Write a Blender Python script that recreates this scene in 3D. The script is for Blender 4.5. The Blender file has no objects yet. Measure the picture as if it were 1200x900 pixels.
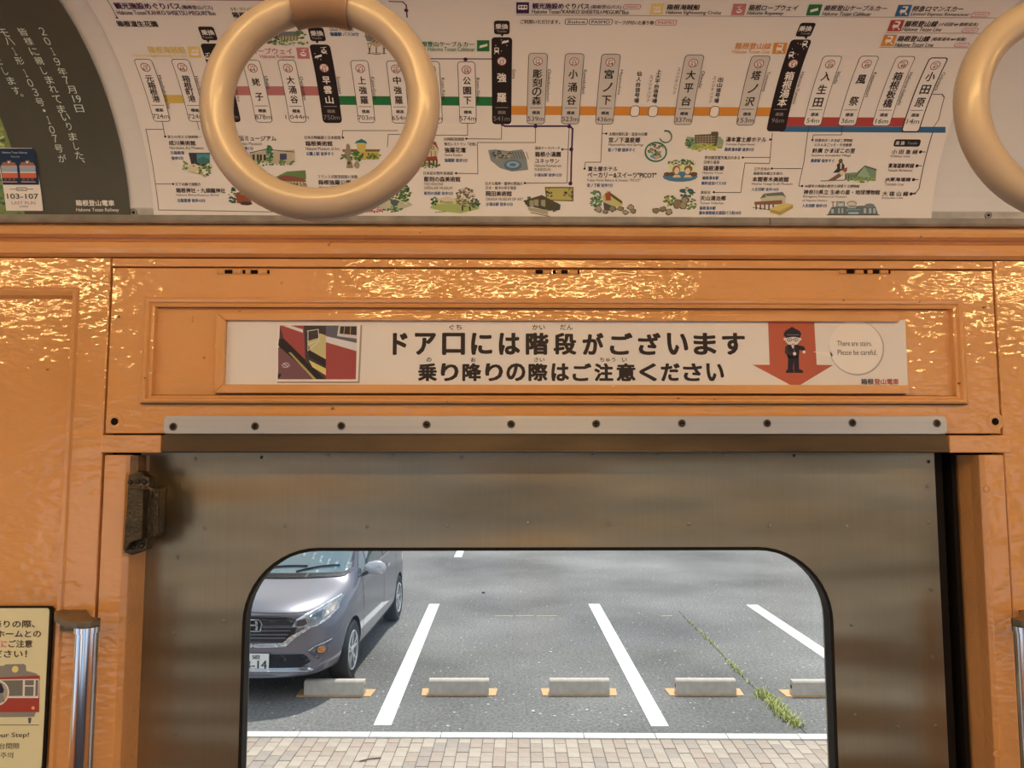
import bpy, bmesh, math, random
from mathutils import Vector, Matrix
from mathutils.geometry import tessellate_polygon
from mathutils.bvhtree import BVHTree
random.seed(7)
PI = math.pi
SC = bpy.context.scene
COL = SC.collection

# ---------------------------------------------------------------- camera
CAM_Z = 1.6
YAW, PITCH = math.radians(-0.8), math.radians(5.0)
cam_data = bpy.data.cameras.new('camera'); cam_data.sensor_width = 36; cam_data.lens = 27
cam_data.clip_start = 0.02; cam_data.clip_end = 500
cam = bpy.data.objects.new('camera', cam_data); COL.objects.link(cam)
cam.location = (0, 0, CAM_Z); cam.rotation_euler = (PI/2 + PITCH, 0, YAW)
SC.camera = cam
# ---------------------------------------------------------------- sky: bright broken cloud
world = bpy.data.worlds.new('sky'); SC.world = world; world.use_nodes = True
wn, wl = world.node_tree.nodes, world.node_tree.links
wn.clear()
wo = wn.new('ShaderNodeOutputWorld'); wb = wn.new('ShaderNodeBackground')
tc = wn.new('ShaderNodeTexCoord'); nz = wn.new('ShaderNodeTexNoise'); cr = wn.new('ShaderNodeValToRGB')
nz.inputs['Scale'].default_value = 2.2; nz.inputs['Detail'].default_value = 5
cr.color_ramp.elements[0].position = 0.40; cr.color_ramp.elements[0].color = (0.42, 0.62, 0.90, 1)
cr.color_ramp.elements[1].position = 0.58; cr.color_ramp.elements[1].color = (1.0, 0.99, 0.97, 1)
wl.new(tc.outputs['Generated'], nz.inputs['Vector']); wl.new(nz.outputs['Fac'], cr.inputs['Fac'])
wl.new(cr.outputs['Color'], wb.inputs['Color']); wl.new(wb.outputs[0], wo.inputs[0])
SKY = 1.1
wb.inputs['Strength'].default_value = SKY
# ---------------------------------------------------------------- sun, high behind the parked car
SUN = 4.2
sd = bpy.data.lights.new('sun', 'SUN'); sd.energy = SUN; sd.angle = math.radians(1.5); sd.color = (1, 0.965, 0.90)
so = bpy.data.objects.new('sun', sd); COL.objects.link(so)
so.rotation_euler = (math.radians(-27), math.radians(8), 0)
so.location = (0, 12, 20)
# ---------------------------------------------------------------- exposure
SC.view_settings.view_transform = 'Standard'
try: SC.view_settings.look = 'None'
except Exception: pass
SC.view_settings.gamma = 1.0
SC.view_settings.exposure = 0.0
SC.cycles.max_bounces = 8; SC.cycles.transparent_max_bounces = 12
SC.cycles.use_denoising = True
SC.cycles.sample_clamp_indirect = 6.0
LAMP_COL = (1.0, 0.605, 0.225)
LAMP_STRENGTH = 58.0

# ================================================================= helpers
def lin1(c):
    c /= 255.0
    return c/12.92 if c <= 0.04045 else ((c+0.055)/1.055)**2.4
def lin(rgb): return tuple(lin1(c) for c in rgb)
ILL = (0.66, 0.43, 0.265)          # warmth of the light in the car: a printed colour is its look divided by it
def obs(rgb): return tuple(min(0.92, max(0.004, lin1(c)/i)) for c, i in zip(rgb, ILL))

def newmat(name):
    m = bpy.data.materials.new(name); m.use_nodes = True
    n, l = m.node_tree.nodes, m.node_tree.links
    return m, n, l, n['Principled BSDF']
def setb(b, **k):
    for key, v in k.items():
        key = key.replace('_', ' ')
        if key in b.inputs:
            b.inputs[key].default_value = (tuple(v)+(1,)) if isinstance(v, (tuple, list)) and len(v) == 3 else v
def plain(name, col, rough=0.5, metal=0.0, spec=0.5, bump=0.0, bscale=200.0, var=0.0, vscale=8.0, coat=0.0, stretch=None):
    m, n, l, b = newmat(name)
    setb(b, Base_Color=col, Roughness=rough, Metallic=metal, Coat_Weight=coat, Coat_Roughness=0.04)
    b.inputs['Specular IOR Level'].default_value = spec
    if bump or var:
        t = n.new('ShaderNodeTexCoord')
        src = t.outputs['Object']
        if stretch:
            mp = n.new('ShaderNodeMapping'); mp.inputs['Scale'].default_value = stretch
            l.new(src, mp.inputs['Vector']); src = mp.outputs[0]
    if bump:
        z = n.new('ShaderNodeTexNoise'); z.inputs['Scale'].default_value = bscale; z.inputs['Detail'].default_value = 3
        bp = n.new('ShaderNodeBump'); bp.inputs['Strength'].default_value = 1.0; bp.inputs['Distance'].default_value = bump
        l.new(src, z.inputs['Vector']); l.new(z.outputs['Fac'], bp.inputs['Height']); l.new(bp.outputs[0], b.inputs['Normal'])
    if var:
        z2 = n.new('ShaderNodeTexNoise'); z2.inputs['Scale'].default_value = vscale; z2.inputs['Detail'].default_value = 6
        rp = n.new('ShaderNodeMapRange'); rp.inputs['From Min'].default_value = .3; rp.inputs['From Max'].default_value = .7
        rp.inputs['To Min'].default_value = 1-var; rp.inputs['To Max'].default_value = 1+var
        mx = n.new('ShaderNodeVectorMath'); mx.operation = 'SCALE'; mx.inputs[0].default_value = tuple(col)
        l.new(src, z2.inputs['Vector']); l.new(z2.outputs['Fac'], rp.inputs['Value'])
        l.new(rp.outputs[0], mx.inputs['Scale']); l.new(mx.outputs[0], b.inputs['Base Color'])
    return m
_ink = {}
def ink(rgb):
    rgb = tuple(int(c) for c in rgb)
    if rgb not in _ink:
        m, n, l, b = newmat('printed ink'); setb(b, Base_Color=obs(rgb), Roughness=0.55)
        b.inputs['Specular IOR Level'].default_value = 0.2
        _ink[rgb] = m
    return _ink[rgb]

def ray(u, v):
    x, y, z = (u-600)/900, -(v-450)/900, -1.0
    a = PI/2 + PITCH
    Y = y*math.cos(a)-z*math.sin(a); Z = y*math.sin(a)+z*math.cos(a)
    c, s = math.cos(YAW), math.sin(YAW)
    return Vector((x*c-Y*s, x*s+Y*c, Z))
def at(u, v, Y):
    """point of the plane y=Y that the photograph shows at pixel (u, v)"""
    r = ray(u, v); t = Y/r.y
    return (r.x*t, CAM_Z+r.z*t)
def pxx(u, v, Y): return at(u, v, Y)[0]
def pxz(v, Y, u=600): return at(u, v, Y)[1]

class MB:
    def __init__(self): self.v = []; self.f = []; self.m = []; self.k = 0
    def add(self, vs, fs, k=None):
        o = len(self.v); self.v += [tuple(p) for p in vs]
        for f in fs: self.f.append([i+o for i in f]); self.m.append(self.k if k is None else k)
        return self
    def box(self, x0, x1, y0, y1, z0, z1):
        return self.add([(x0,y0,z0),(x1,y0,z0),(x1,y1,z0),(x0,y1,z0),(x0,y0,z1),(x1,y0,z1),(x1,y1,z1),(x0,y1,z1)],
                 [(0,3,2,1),(4,5,6,7),(0,1,5,4),(1,2,6,5),(2,3,7,6),(3,0,4,7)])
    def tube(self, pts, r, n=12, cap=True, rs=None):
        pts = [Vector(p) for p in pts]; rings = []
        prev = None
        for i, p in enumerate(pts):
            d = (pts[min(i+1, len(pts)-1)]-pts[max(i-1, 0)]).normalized()
            a = Vector((0,0,1)) if abs(d.z) < 0.9 else Vector((1,0,0))
            u = d.cross(a).normalized() if prev is None else (prev - d*prev.dot(d)).normalized()
            prev = u; w = d.cross(u); rr = rs[i] if rs else r
            rings.append([p+u*math.cos(2*PI*k/n)*rr+w*math.sin(2*PI*k/n)*rr for k in range(n)])
        vs = [q for R in rings for q in R]; fs = []
        for i in range(len(pts)-1):
            for k in range(n):
                fs.append((i*n+k, i*n+(k+1)%n, (i+1)*n+(k+1)%n, (i+1)*n+k))
        if cap: fs += [tuple(reversed(range(n))), tuple(range((len(pts)-1)*n, len(pts)*n))]
        return self.add(vs, fs)
    def prism(self, outer, y0, y1, holes=(), back=True):
        """outline in (x, z) with holes, between the planes y0 (front) and y1"""
        loops = [list(outer)]+[list(h) for h in holes]
        flat = [p for L in loops for p in L]; n = len(flat)
        tri = tessellate_polygon([[Vector((p[0], p[1], 0)) for p in L] for L in loops])
        fs = [tuple(t) for t in tri]
        if back: fs += [tuple(i+n for i in reversed(t)) for t in tri]
        o = 0
        for L in loops:
            for i in range(len(L)):
                j = (i+1) % len(L); fs.append((o+i, o+i+n, o+j+n, o+j))
            o += len(L)
        return self.add([(p[0], y0, p[1]) for p in flat]+[(p[0], y1, p[1]) for p in flat], fs)
    def nested(self, rects, cap=True):
        """concentric rectangles (x0, x1, z0, z1, y) joined into a moulded panel"""
        vs = []; fs = []
        for (x0,x1,z0,z1,y) in rects: vs += [(x0,y,z0),(x1,y,z0),(x1,y,z1),(x0,y,z1)]
        for i in range(len(rects)-1):
            for k in range(4): fs.append((i*4+k, i*4+(k+1)%4, i*4+4+(k+1)%4, i*4+4+k))
        if cap: b = 4*(len(rects)-1); fs.append((b,b+1,b+2,b+3))
        return self.add(vs, fs)
    def sweepx(self, prof, x0, x1, close=False):
        n = len(prof); vs = [(x0,)+tuple(p) for p in prof]+[(x1,)+tuple(p) for p in prof]; fs = []
        for i in range(n if close else n-1): j = (i+1)%n; fs.append((i, j, n+j, n+i))
        if close: fs += [tuple(reversed(range(n))), tuple(range(n, 2*n))]
        return self.add(vs, fs)
    def disc(self, c, r, axis='y', depth=0.0, n=16, dome=0.0):
        """round head facing -y with thickness depth"""
        x, y, z = c; P = [(math.cos(2*PI*k/n)*r, math.sin(2*PI*k/n)*r) for k in range(n)]
        vs = [(x+a, y+depth, z+b) for a, b in P]+[(x+a*.8, y, z+b*.8) for a, b in P]+[(x, y-dome, z)]
        fs = [(k, (k+1)%n, n+(k+1)%n, n+k) for k in range(n)]+[(n+k, n+(k+1)%n, 2*n) for k in range(n)]
        return self.add(vs, fs)
    def lathe(self, prof, c=(0,0,0), n=24, axis='z'):
        vs = []; fs = []
        for r, h in prof:
            for k in range(n):
                a, b = r*math.cos(2*PI*k/n), r*math.sin(2*PI*k/n)
                p = {'z': (a, b, h), 'y': (a, h, b), 'x': (h, a, b)}[axis]
                vs.append((p[0]+c[0], p[1]+c[1], p[2]+c[2]))
        for i in range(len(prof)-1):
            for k in range(n): fs.append((i*n+k, i*n+(k+1)%n, (i+1)*n+(k+1)%n, (i+1)*n+k))
        return self.add(vs, fs)
    def build(self, name, mats, parent=None, loc=(0,0,0), bevel=0.0, smooth=False, seg=2, recalc=True, M=None):
        me = bpy.data.meshes.new(name); o = Vector(loc)
        me.from_pydata([tuple(Vector(p)-o) for p in self.v], [], self.f)
        if not isinstance(mats, (list, tuple)): mats = [mats]
        for m in mats: me.materials.append(m)
        for i, p in enumerate(me.polygons): p.material_index = self.m[i]
        bm = bmesh.new(); bm.from_mesh(me)
        bmesh.ops.remove_doubles(bm, verts=bm.verts, dist=1e-6)
        if recalc: bmesh.ops.recalc_face_normals(bm, faces=bm.faces)
        if bevel:
            es = [e for e in bm.edges if len(e.link_faces) == 2 and e.calc_face_angle(0) > 0.5]
            bmesh.ops.bevel(bm, geom=es, offset=bevel, segments=seg, profile=0.6, affect='EDGES', clamp_overlap=True)
        for f in bm.faces: f.smooth = smooth
        if smooth:
            for e in bm.edges: e.smooth = not (len(e.link_faces) == 2 and e.calc_face_angle(0) > 0.7)
        bm.to_mesh(me); bm.free(); me.update()
        ob = bpy.data.objects.new(name, me); COL.objects.link(ob)
        ob.location = o
        if parent is not None: ob.parent = parent; ob.location = o-Vector(parent.get('base', (0,0,0)))
        if M is not None: ob.matrix_world = M @ Matrix.Translation(o)
        return ob
def thing(name, label, cat, loc=(0,0,0), group=None, M=None):
    o = bpy.data.objects.new(name, None); COL.objects.link(o); o.location = loc; o['base'] = tuple(loc)
    o.empty_display_size = 0.05
    if M is not None: o.matrix_world = M @ Matrix.Translation(loc)
    return tag(o, label, cat, group)
def tag(o, label, cat=None, group=None):
    o['label'] = label
    if cat: o['category'] = cat
    if group: o['group'] = group
    return o
def struct(o, label=None, cat=None):
    o['kind'] = 'structure'
    if label: o['label'] = label
    if cat: o['category'] = cat
    return o
def shade(o, smooth=True):
    for p in o.data.polygons: p.use_smooth = smooth
    return o

# ------------------------------------------------ flat print: lettering and pictures laid on real sheets
class Flat:
    """an upright sheet at depth Y; (a, b) = (x, z)"""
    step = None
    def __init__(s, Y): s.Y = Y
    def px(s, u, v): return at(u, v, s.Y)
    def to3(s, a, b, off): return (a, s.Y-off, b)
CY, CZ, CR = 0.711, 1.843, 0.233         # axis and radius of the coved ceiling
class Cove:
    """the coved ceiling; a = x, b = arc length up from the level of the axis"""
    step = 0.006
    def __init__(s, R=CR): s.R = R
    def px(s, u, v):
        r = ray(u, v); oy, oz = -CY, CAM_Z-CZ
        A = r.y**2+r.z**2; B = r.y*oy+r.z*oz; C = oy*oy+oz*oz-s.R**2
        D = max(0, B*B-A*C); t = (-B+math.sqrt(D))/A
        y, z = oy+r.y*t, oz+r.z*t
        return (r.x*t, math.atan2(z, y)*CR)
    def to3(s, a, b, off):
        th = b/CR; R = s.R-off
        return (a, CY+R*math.cos(th), CZ+R*math.sin(th))
TEXT_JOBS = []
_glyph = {}
def glyph_key(t, bold): return (t, bold)
_bold = {}
def prepare_text():
    keys = sorted({k[0] for S in SHEETS for (kind, k, *_r) in S.items if kind == 'T'} - set(_glyph))
    objs = []
    for t in keys:
        c = bpy.data.curves.new('t', 'FONT'); c.body = t; c.size = 1.0; c.resolution_u = 3
        c.fill_mode = 'FRONT'
        o = bpy.data.objects.new('t', c); COL.objects.link(o); objs.append(o)
    bpy.context.view_layer.update()
    dg = bpy.context.evaluated_depsgraph_get()
    for k, o in zip(keys, objs):
        e = o.evaluated_get(dg); me = e.to_mesh()
        vs = [(v.co.x, v.co.y) for v in me.vertices]; fs = [tuple(p.vertices) for p in me.polygons]
        e.to_mesh_clear()
        if vs:
            x0 = min(v[0] for v in vs); x1 = max(v[0] for v in vs); y0 = min(v[1] for v in vs); y1 = max(v[1] for v in vs)
            vs = [((x-x0)/max(x1-x0, 1e-6), (y-y0)/max(y1-y0, 1e-6)) for x, y in vs]
        _glyph[k] = (vs, fs)
    for o in objs:
        c = o.data; bpy.data.objects.remove(o); bpy.data.curves.remove(c)
SHEETS = []
class Print:
    """collects print on a sheet; each .part(name) becomes one child mesh"""
    def __init__(s, surf, parent): s.surf = surf; s.parent = parent; s.items = []; s.cur = 'lettering'; s.tone = (1, 1, 1); SHEETS.append(s); s.pn = 0
    def part(s, name, label=None): s.pn += 1; s.cur = (name, s.pn, label); return s
    def poly(s, pts, rgb, layer=1, px=True):
        if px: pts = [s.surf.px(*p) for p in pts]
        s.items.append(('P', None, s.cur, pts, rgb, layer))
    def line(s, pts, w, rgb, layer=1):
        """polyline in photo pixels, w px wide"""
        P = [s.surf.px(*p) for p in pts]
        for (p, q), (pp, qq) in zip(zip(P, P[1:]), zip(pts, pts[1:])):
            k = math.hypot(q[0]-p[0], q[1]-p[1])/max(1e-6, math.hypot(qq[0]-pp[0], qq[1]-pp[1]))
            h = w*k/2; d = Vector((q[0]-p[0], q[1]-p[1]))
            if d.length < 1e-7: continue
            d.normalize(); n = Vector((-d.y, d.x))*h; d = d*h*.8
            a, b = Vector(p)-d, Vector(q)+d
            s.items.append(('P', None, s.cur, [tuple(a+n), tuple(b+n), tuple(b-n), tuple(a-n)], rgb, layer))
    def T(s, t, x0, y0, x1, y1, rgb, bold=0.015, layer=3):
        ym = (y0+y1)/2; xm = (x0+x1)/2
        a0 = s.surf.px(x0, ym)[0]; a1 = s.surf.px(x1, ym)[0]; b0 = s.surf.px(xm, y1)[1]; b1 = s.surf.px(xm, y0)[1]
        s.items.append(('T', glyph_key(t, bold), s.cur, (a0, b0, a1, b1, 0), rgb, layer))
    def V(s, t, xt, yt, xb, yb, w, rgb, bold=0.015, fill=0.86, layer=3):
        """characters one under another, from (xt, yt) to (xb, yb), w px wide"""
        n = len(t); L = (yb-yt)/n
        for i, ch in enumerate(t):
            if ch == ' ': continue
            f = (i+.5)/n; x = xt+(xb-xt)*f; y = yt+(yb-yt)*f; h = min(L*fill, w)
            ww = w
            if ch in '1、。・': ww = w*.35
            if ch in '、。・': h *= .35; y += 0 if ch == '・' else -h*.6; x += 0 if ch == '・' else w*.3
            s.T(ch, x-ww/2, y-h/2, x+ww/2, y+h/2, rgb, bold, layer)
    def Rv(s, t, xt, yt, xb, yb, w, rgb, bold=0.01, layer=3):
        """a line of lettering turned a quarter clockwise; (xt,yt) top and (xb,yb) bottom of its middle line"""
        ym = (yt+yb)/2; xm = (xt+xb)/2
        a0 = s.surf.px(xm-w/2, ym)[0]; a1 = s.surf.px(xm+w/2, ym)[0]; b0 = s.surf.px(xm, yb)[1]; b1 = s.surf.px(xm, yt)[1]
        s.items.append(('T', glyph_key(t, bold), s.cur, (a0, b0, a1, b1, 1), rgb, layer))
    def rrect(s, cx, cy, w, y0, y1, r, rgb, layer=1, grow=0.0):
        """rounded box upright on the sheet: centre column through (cx, cy), w px wide, between rows y0 and y1"""
        a0 = s.surf.px(cx-w/2, cy)[0]; a1 = s.surf.px(cx+w/2, cy)[0]
        b1 = s.surf.px(cx, y0)[1]; b0 = s.surf.px(cx, y1)[1]
        k = (a1-a0)/w; g = grow*k; r = r*k+g; a0 -= g; a1 += g; b0 -= g; b1 += g
        P = []
        for (cx_, cy_, t0) in ((a1-r, b1-r, 0), (a0+r, b1-r, 90), (a0+r, b0+r, 180), (a1-r, b0+r, 270)):
            for q in range(5): t = math.radians(t0+q*22.5); P.append((cx_+r*math.cos(t), cy_+r*math.sin(t)))
        s.items.append(('P', None, s.cur, P, rgb, layer))
    def circ(s, cx, cy, r, rgb, layer=1, ry=None, n=14):
        ry = ry or r
        c = s.surf.px(cx, cy); k = s.surf.px(cx+r, cy)[0]-c[0]
        P = [(c[0]+k*math.cos(2*PI*i/n), c[1]+k*ry/r*math.sin(2*PI*i/n)) for i in range(n)]
        s.items.append(('P', None, s.cur, P, rgb, layer))
    def blob(s, x0, y0, x1, y1, rgb, layer=1, n=14, rough=.28):
        cx, cy = (x0+x1)/2, (y0+y1)/2; P = []
        for i in range(n):
            t = 2*PI*i/n; q = 1-random.random()*rough
            P.append((cx+(x1-x0)/2*math.cos(t)*q, cy+(y1-y0)/2*math.sin(t)*q))
        s.poly(P, rgb, layer)
    def leaves(s, x0, y0, x1, y1, cols, n=26, size=2.6, layer=2):
        for i in range(n):
            t = random.random()*2*PI; q = math.sqrt(random.random())
            x = (x0+x1)/2+(x1-x0)/2*q*math.cos(t); y = (y0+y1)/2+(y1-y0)/2*q*math.sin(t)
            w = size*(.5+random.random()*.7)
            s.blob(x-w, y-w*.7, x+w, y+w*.7, random.choice(cols), layer+(i % 3)*.3, n=6, rough=.5)
    def build(s):
        by = {}
        for it in s.items: by.setdefault(it[2] if isinstance(it[2], tuple) else (it[2], 0, None), []).append(it)
        for (name, _n, label), items in by.items():
            vs = []; fs = []; mi = []; mats = []
            for kind, key, _c, geo, rgb, layer in items:
                tn = s.tone if name == 'picture' else (1, .99, .9) if s.tone[2] < 1 and rgb[2] > rgb[0] else (1, 1, 1)
                m = ink([c*t for c, t in zip(rgb, tn)])
                if m not in mats: mats.append(m)
                k = mats.index(m); off = 0.00012*layer; o = len(vs)
                if kind == 'P':
                    vs += [(p[0], off, p[1]) for p in geo]
                    if len(geo) > 4:
                        for t in tessellate_polygon([[Vector((p[0], p[1], 0)) for p in geo]]): fs.append([o+i for i in t]); mi.append(k)
                    else: fs.append(list(range(o, o+len(geo)))); mi.append(k)
                else:
                    gv, gf = _glyph[key[0]]; a0, b0, a1, b1, rot = geo; bold = key[1]
                    d = bold*(abs(a1-a0) if rot else abs(b1-b0))      # bold: the outline struck again a hair beside itself
                    D = [(0, 0)]
                    if bold >= .02: D += [(-d, 0), (d, 0), (0, -d*.8), (0, d*.8)]
                    elif bold >= .008: D += [(-d, 0), (d, 0)]
                    if bold >= .045: D += [(-d*.7, -d*.7), (d*.7, d*.7), (-d*.7, d*.7), (d*.7, -d*.7), (d*.5, 0), (-d*.5, 0)]
                    for q, (ex, ey) in enumerate(D):
                        o = len(vs)
                        for x, y in gv:
                            if rot: x, y = y, 1-x
                            vs.append((a0+(a1-a0)*x+ex, off+q*2e-6, b0+(b1-b0)*y+ey))
                        for f in gf: fs.append([o+i for i in f]); mi.append(k)
            me = bpy.data.meshes.new(name); me.from_pydata(vs, [], fs)
            for m in mats: me.materials.append(m)
            for i, p in enumerate(me.polygons): p.material_index = mi[i]
            bm = bmesh.new(); bm.from_mesh(me)
            if s.surf.step:
                b0 = min(v.co.z for v in bm.verts); b1 = max(v.co.z for v in bm.verts); st = s.surf.step
                for i in range(math.ceil(b0/st), math.floor(b1/st)+1):
                    z = i*st
                    g = [f for f in bm.faces if min(v.co.z for v in f.verts) < z-1e-6 and max(v.co.z for v in f.verts) > z+1e-6]
                    if not g: continue
                    ge = {e for f in g for e in f.edges}; gv = {v for f in g for v in f.verts}
                    bmesh.ops.bisect_plane(bm, geom=list(g)+list(ge)+list(gv), dist=1e-7, plane_co=(0, 0, z), plane_no=(0, 0, 1))
            for v in bm.verts: v.co = s.surf.to3(v.co.x, v.co.z, v.co.y)
            for f in bm.faces:
                f.normal_update()
                if f.normal.y > 0: f.normal_flip()
            bm.to_mesh(me); bm.free()
            ob = bpy.data.objects.new(name, me); COL.objects.link(ob)
            if s.parent is not None: ob.parent = s.parent; ob.location = -Vector(s.parent.get('base', (0,0,0)))
            if label: ob['label'] = label
            if name in ('lettering', 'connecting_line', 'rule', 'company_name', 'connection_dot'): ob['kind'] = 'stuff'
def cove_sheet(name, mat, a0, a1, b0, b1, R, thick, parent=None, n=None):
    """a sheet bent to the cove between arc lengths b0 and b1"""
    mb = MB(); st = 0.006; bs = [b0]+[i*st for i in range(math.floor(b0/st)+1, math.ceil(b1/st)) if b0+1e-5 < i*st < b1-1e-5]+[b1]
    vs = []; k = len(bs)
    for rr in (R, R+thick):
        for b in bs:
            th = b/CR; y, z = CY+rr*math.cos(th), CZ+rr*math.sin(th); vs += [(a0, y, z), (a1, y, z)]
    fs = []
    for i in range(k-1):
        fs.append((2*i, 2*i+1, 2*i+3, 2*i+2)); q = 2*k; fs.append((q+2*i, q+2*i+2, q+2*i+3, q+2*i+1))
        fs.append((2*i, 2*i+2, q+2*i+2, q+2*i)); fs.append((2*i+1, q+2*i+1, q+2*i+3, 2*i+3))
    q = 2*k; fs.append((0, q, q+1, 1)); fs.append((2*k-2, 2*k-1, q+2*k-1, q+2*k-2))
    mb.add(vs, fs)
    return mb.build(name, mat, parent)
# ================================================================= materials
def paint_mat(name='orange gloss paint'):
    m, n, l, b = newmat(name)
    setb(b, Roughness=0.07, Coat_Weight=0.0); b.inputs['Specular IOR Level'].default_value = 0.55
    t = n.new('ShaderNodeTexCoord')
    z = n.new('ShaderNodeTexNoise'); z.inputs['Scale'].default_value = 5; z.inputs['Detail'].default_value = 5
    r = n.new('ShaderNodeValToRGB')
    r.color_ramp.elements[0].position = .3; r.color_ramp.elements[0].color = obs((184, 113, 55))+(1,)
    r.color_ramp.elements[1].position = .7; r.color_ramp.elements[1].color = obs((197, 124, 66))+(1,)
    l.new(t.outputs['Object'], z.inputs['Vector']); l.new(z.outputs['Fac'], r.inputs['Fac'])
    # specks of grime
    g = n.new('ShaderNodeTexNoise'); g.inputs['Scale'].default_value = 55; g.inputs['Detail'].default_value = 2
    gr = n.new('ShaderNodeMapRange'); gr.inputs['From Min'].default_value = .74; gr.inputs['From Max'].default_value = .80
    mx = n.new('ShaderNodeMixRGB'); mx.inputs['Color2'].default_value = (.12, .05, .02, 1)
    l.new(t.outputs['Object'], g.inputs['Vector']); l.new(g.outputs['Fac'], gr.inputs['Value']); l.new(gr.outputs[0], mx.inputs['Fac'])
    l.new(r.outputs['Color'], mx.inputs['Color1']); l.new(mx.outputs[0], b.inputs['Base Color'])
    # brush marks and orange peel
    a = n.new('ShaderNodeTexNoise'); a.inputs['Scale'].default_value = 105; a.inputs['Detail'].default_value = 1.2
    c = n.new('ShaderNodeTexNoise'); c.inputs['Scale'].default_value = 36; c.inputs['Detail'].default_value = 2
    mp = n.new('ShaderNodeMapping'); mp.inputs['Scale'].default_value = (.6, 1, 1.2)
    l.new(t.outputs['Object'], mp.inputs['Vector']); l.new(mp.outputs[0], a.inputs['Vector']); l.new(mp.outputs[0], c.inputs['Vector'])
    b1 = n.new('ShaderNodeBump'); b1.inputs['Distance'].default_value = .00085; b1.inputs['Strength'].default_value = 1
    b2 = n.new('ShaderNodeBump'); b2.inputs['Distance'].default_value = .0010; b2.inputs['Strength'].default_value = 1
    l.new(a.outputs['Fac'], b1.inputs['Height']); l.new(c.outputs['Fac'], b2.inputs['Height'])
    l.new(b2.outputs[0], b1.inputs['Normal']); l.new(b1.outputs[0], b.inputs['Normal'])
    return m
ORANGE = paint_mat()
GAP = plain('dark gap', (.012, .009, .007), .9, spec=.1)
WHITE_PANEL = plain('white melamine ceiling', obs((186, 156, 128)), .35, var=.03, vscale=4, spec=.3)
SHEETW = plain('white printed sheet', obs((198, 164, 133)), .5, spec=.25)
ALU = plain('brushed aluminium', (.50, .52, .52), .38, metal=.75, var=.05, vscale=30, bump=.00005, bscale=300, stretch=(.1, 1, 6))
ALUT = plain('worn aluminium', (.40, .40, .38), .42, metal=.6, var=.2, vscale=40)
BRONZE = plain('dark grimy channel', (.10, .075, .05), .36, metal=.35, var=.3, vscale=14, stretch=(.5, 1, 2))
CAST = plain('dark cast iron', (.075, .06, .035), .3, metal=.6, bump=.0016, bscale=330, var=.35, vscale=60)
SCREW = plain('dark screw head', (.055, .045, .035), .35, metal=.7)
SCREWR = plain('screw washer', (.30, .26, .22), .3, metal=.8)
RUBBER = plain('black rubber', (.012, .010, .009), .6, spec=.2)
CHROME = plain('chrome', (.93, .93, .95), .12, metal=1)
PEWTER = plain('tarnished bracket', (.20, .17, .12), .45, metal=.6, var=.25, vscale=70)
RINGM = plain('ivory plastic', (.41, .34, .265), .34, spec=.5)
RINGM.node_tree.nodes['Principled BSDF'].inputs['Coat Weight'].default_value = .15
RINGM.node_tree.nodes['Principled BSDF'].inputs['Coat Roughness'].default_value = .05
STRAP = plain('brown vinyl strap', obs((112, 72, 44)), .42, var=.05, vscale=20)
def steel_mat():
    m, n, l, b = newmat('stained stainless steel')
    t = n.new('ShaderNodeTexCoord')
    setb(b, Metallic=.86, Roughness=.33)
    z = n.new('ShaderNodeTexNoise'); z.inputs['Scale'].default_value = 2.2; z.inputs['Detail'].default_value = 4
    m2 = n.new('ShaderNodeMapping'); m2.inputs['Scale'].default_value = (1, 1, 3.2)
    r = n.new('ShaderNodeValToRGB')
    r.color_ramp.elements[0].position = .32; r.color_ramp.elements[0].color = (.23, .19, .115, 1)
    r.color_ramp.elements[1].position = .68; r.color_ramp.elements[1].color = (.41, .35, .235, 1)
    l.new(t.outputs['Object'], m2.inputs['Vector']); l.new(m2.outputs[0], z.inputs['Vector']); l.new(z.outputs['Fac'], r.inputs['Fac'])
    s = n.new('ShaderNodeTexNoise'); s.inputs['Scale'].default_value = 1.0; s.inputs['Detail'].default_value = 4
    m3 = n.new('ShaderNodeMapping'); m3.inputs['Scale'].default_value = (260, 30, 5)
    l.new(t.outputs['Object'], m3.inputs['Vector']); l.new(m3.outputs[0], s.inputs['Vector'])
    mx = n.new('ShaderNodeMixRGB'); mx.blend_type = 'MULTIPLY'; mx.inputs['Fac'].default_value = .3
    rr = n.new('ShaderNodeMapRange'); rr.inputs['To Min'].default_value = .72; rr.inputs['To Max'].default_value = 1.22
    l.new(s.outputs['Fac'], rr.inputs['Value']); l.new(r.outputs['Color'], mx.inputs['Color1']); l.new(rr.outputs[0], mx.inputs['Color2'])
    l.new(mx.outputs[0], b.inputs['Base Color'])
    w = n.new('ShaderNodeTexNoise'); w.inputs['Scale'].default_value = 3.5; w.inputs['Detail'].default_value = 1
    m4 = n.new('ShaderNodeMapping'); m4.inputs['Scale'].default_value = (.7, 1, 3.5)
    l.new(t.outputs['Object'], m4.inputs['Vector']); l.new(m4.outputs[0], w.inputs['Vector'])
    b2 = n.new('ShaderNodeBump'); b2.inputs['Distance'].default_value = .009; b2.inputs['Strength'].default_value = 1
    b1 = n.new('ShaderNodeBump'); b1.inputs['Distance'].default_value = .0001; b1.inputs['Strength'].default_value = 1
    l.new(w.outputs['Fac'], b2.inputs['Height']); l.new(s.outputs['Fac'], b1.inputs['Height'])
    l.new(b2.outputs[0], b1.inputs['Normal']); l.new(b1.outputs[0], b.inputs['Normal'])
    return m
STEEL = steel_mat()
GLASS, _n, _l, _b = newmat('window glass'); _n.remove(_b)
_t = _n.new('ShaderNodeBsdfTransparent'); _g = _n.new('ShaderNodeBsdfGlossy'); _g.inputs['Roughness'].default_value = .02
_t.inputs['Color'].default_value = (.97, .985, .98, 1)
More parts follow.
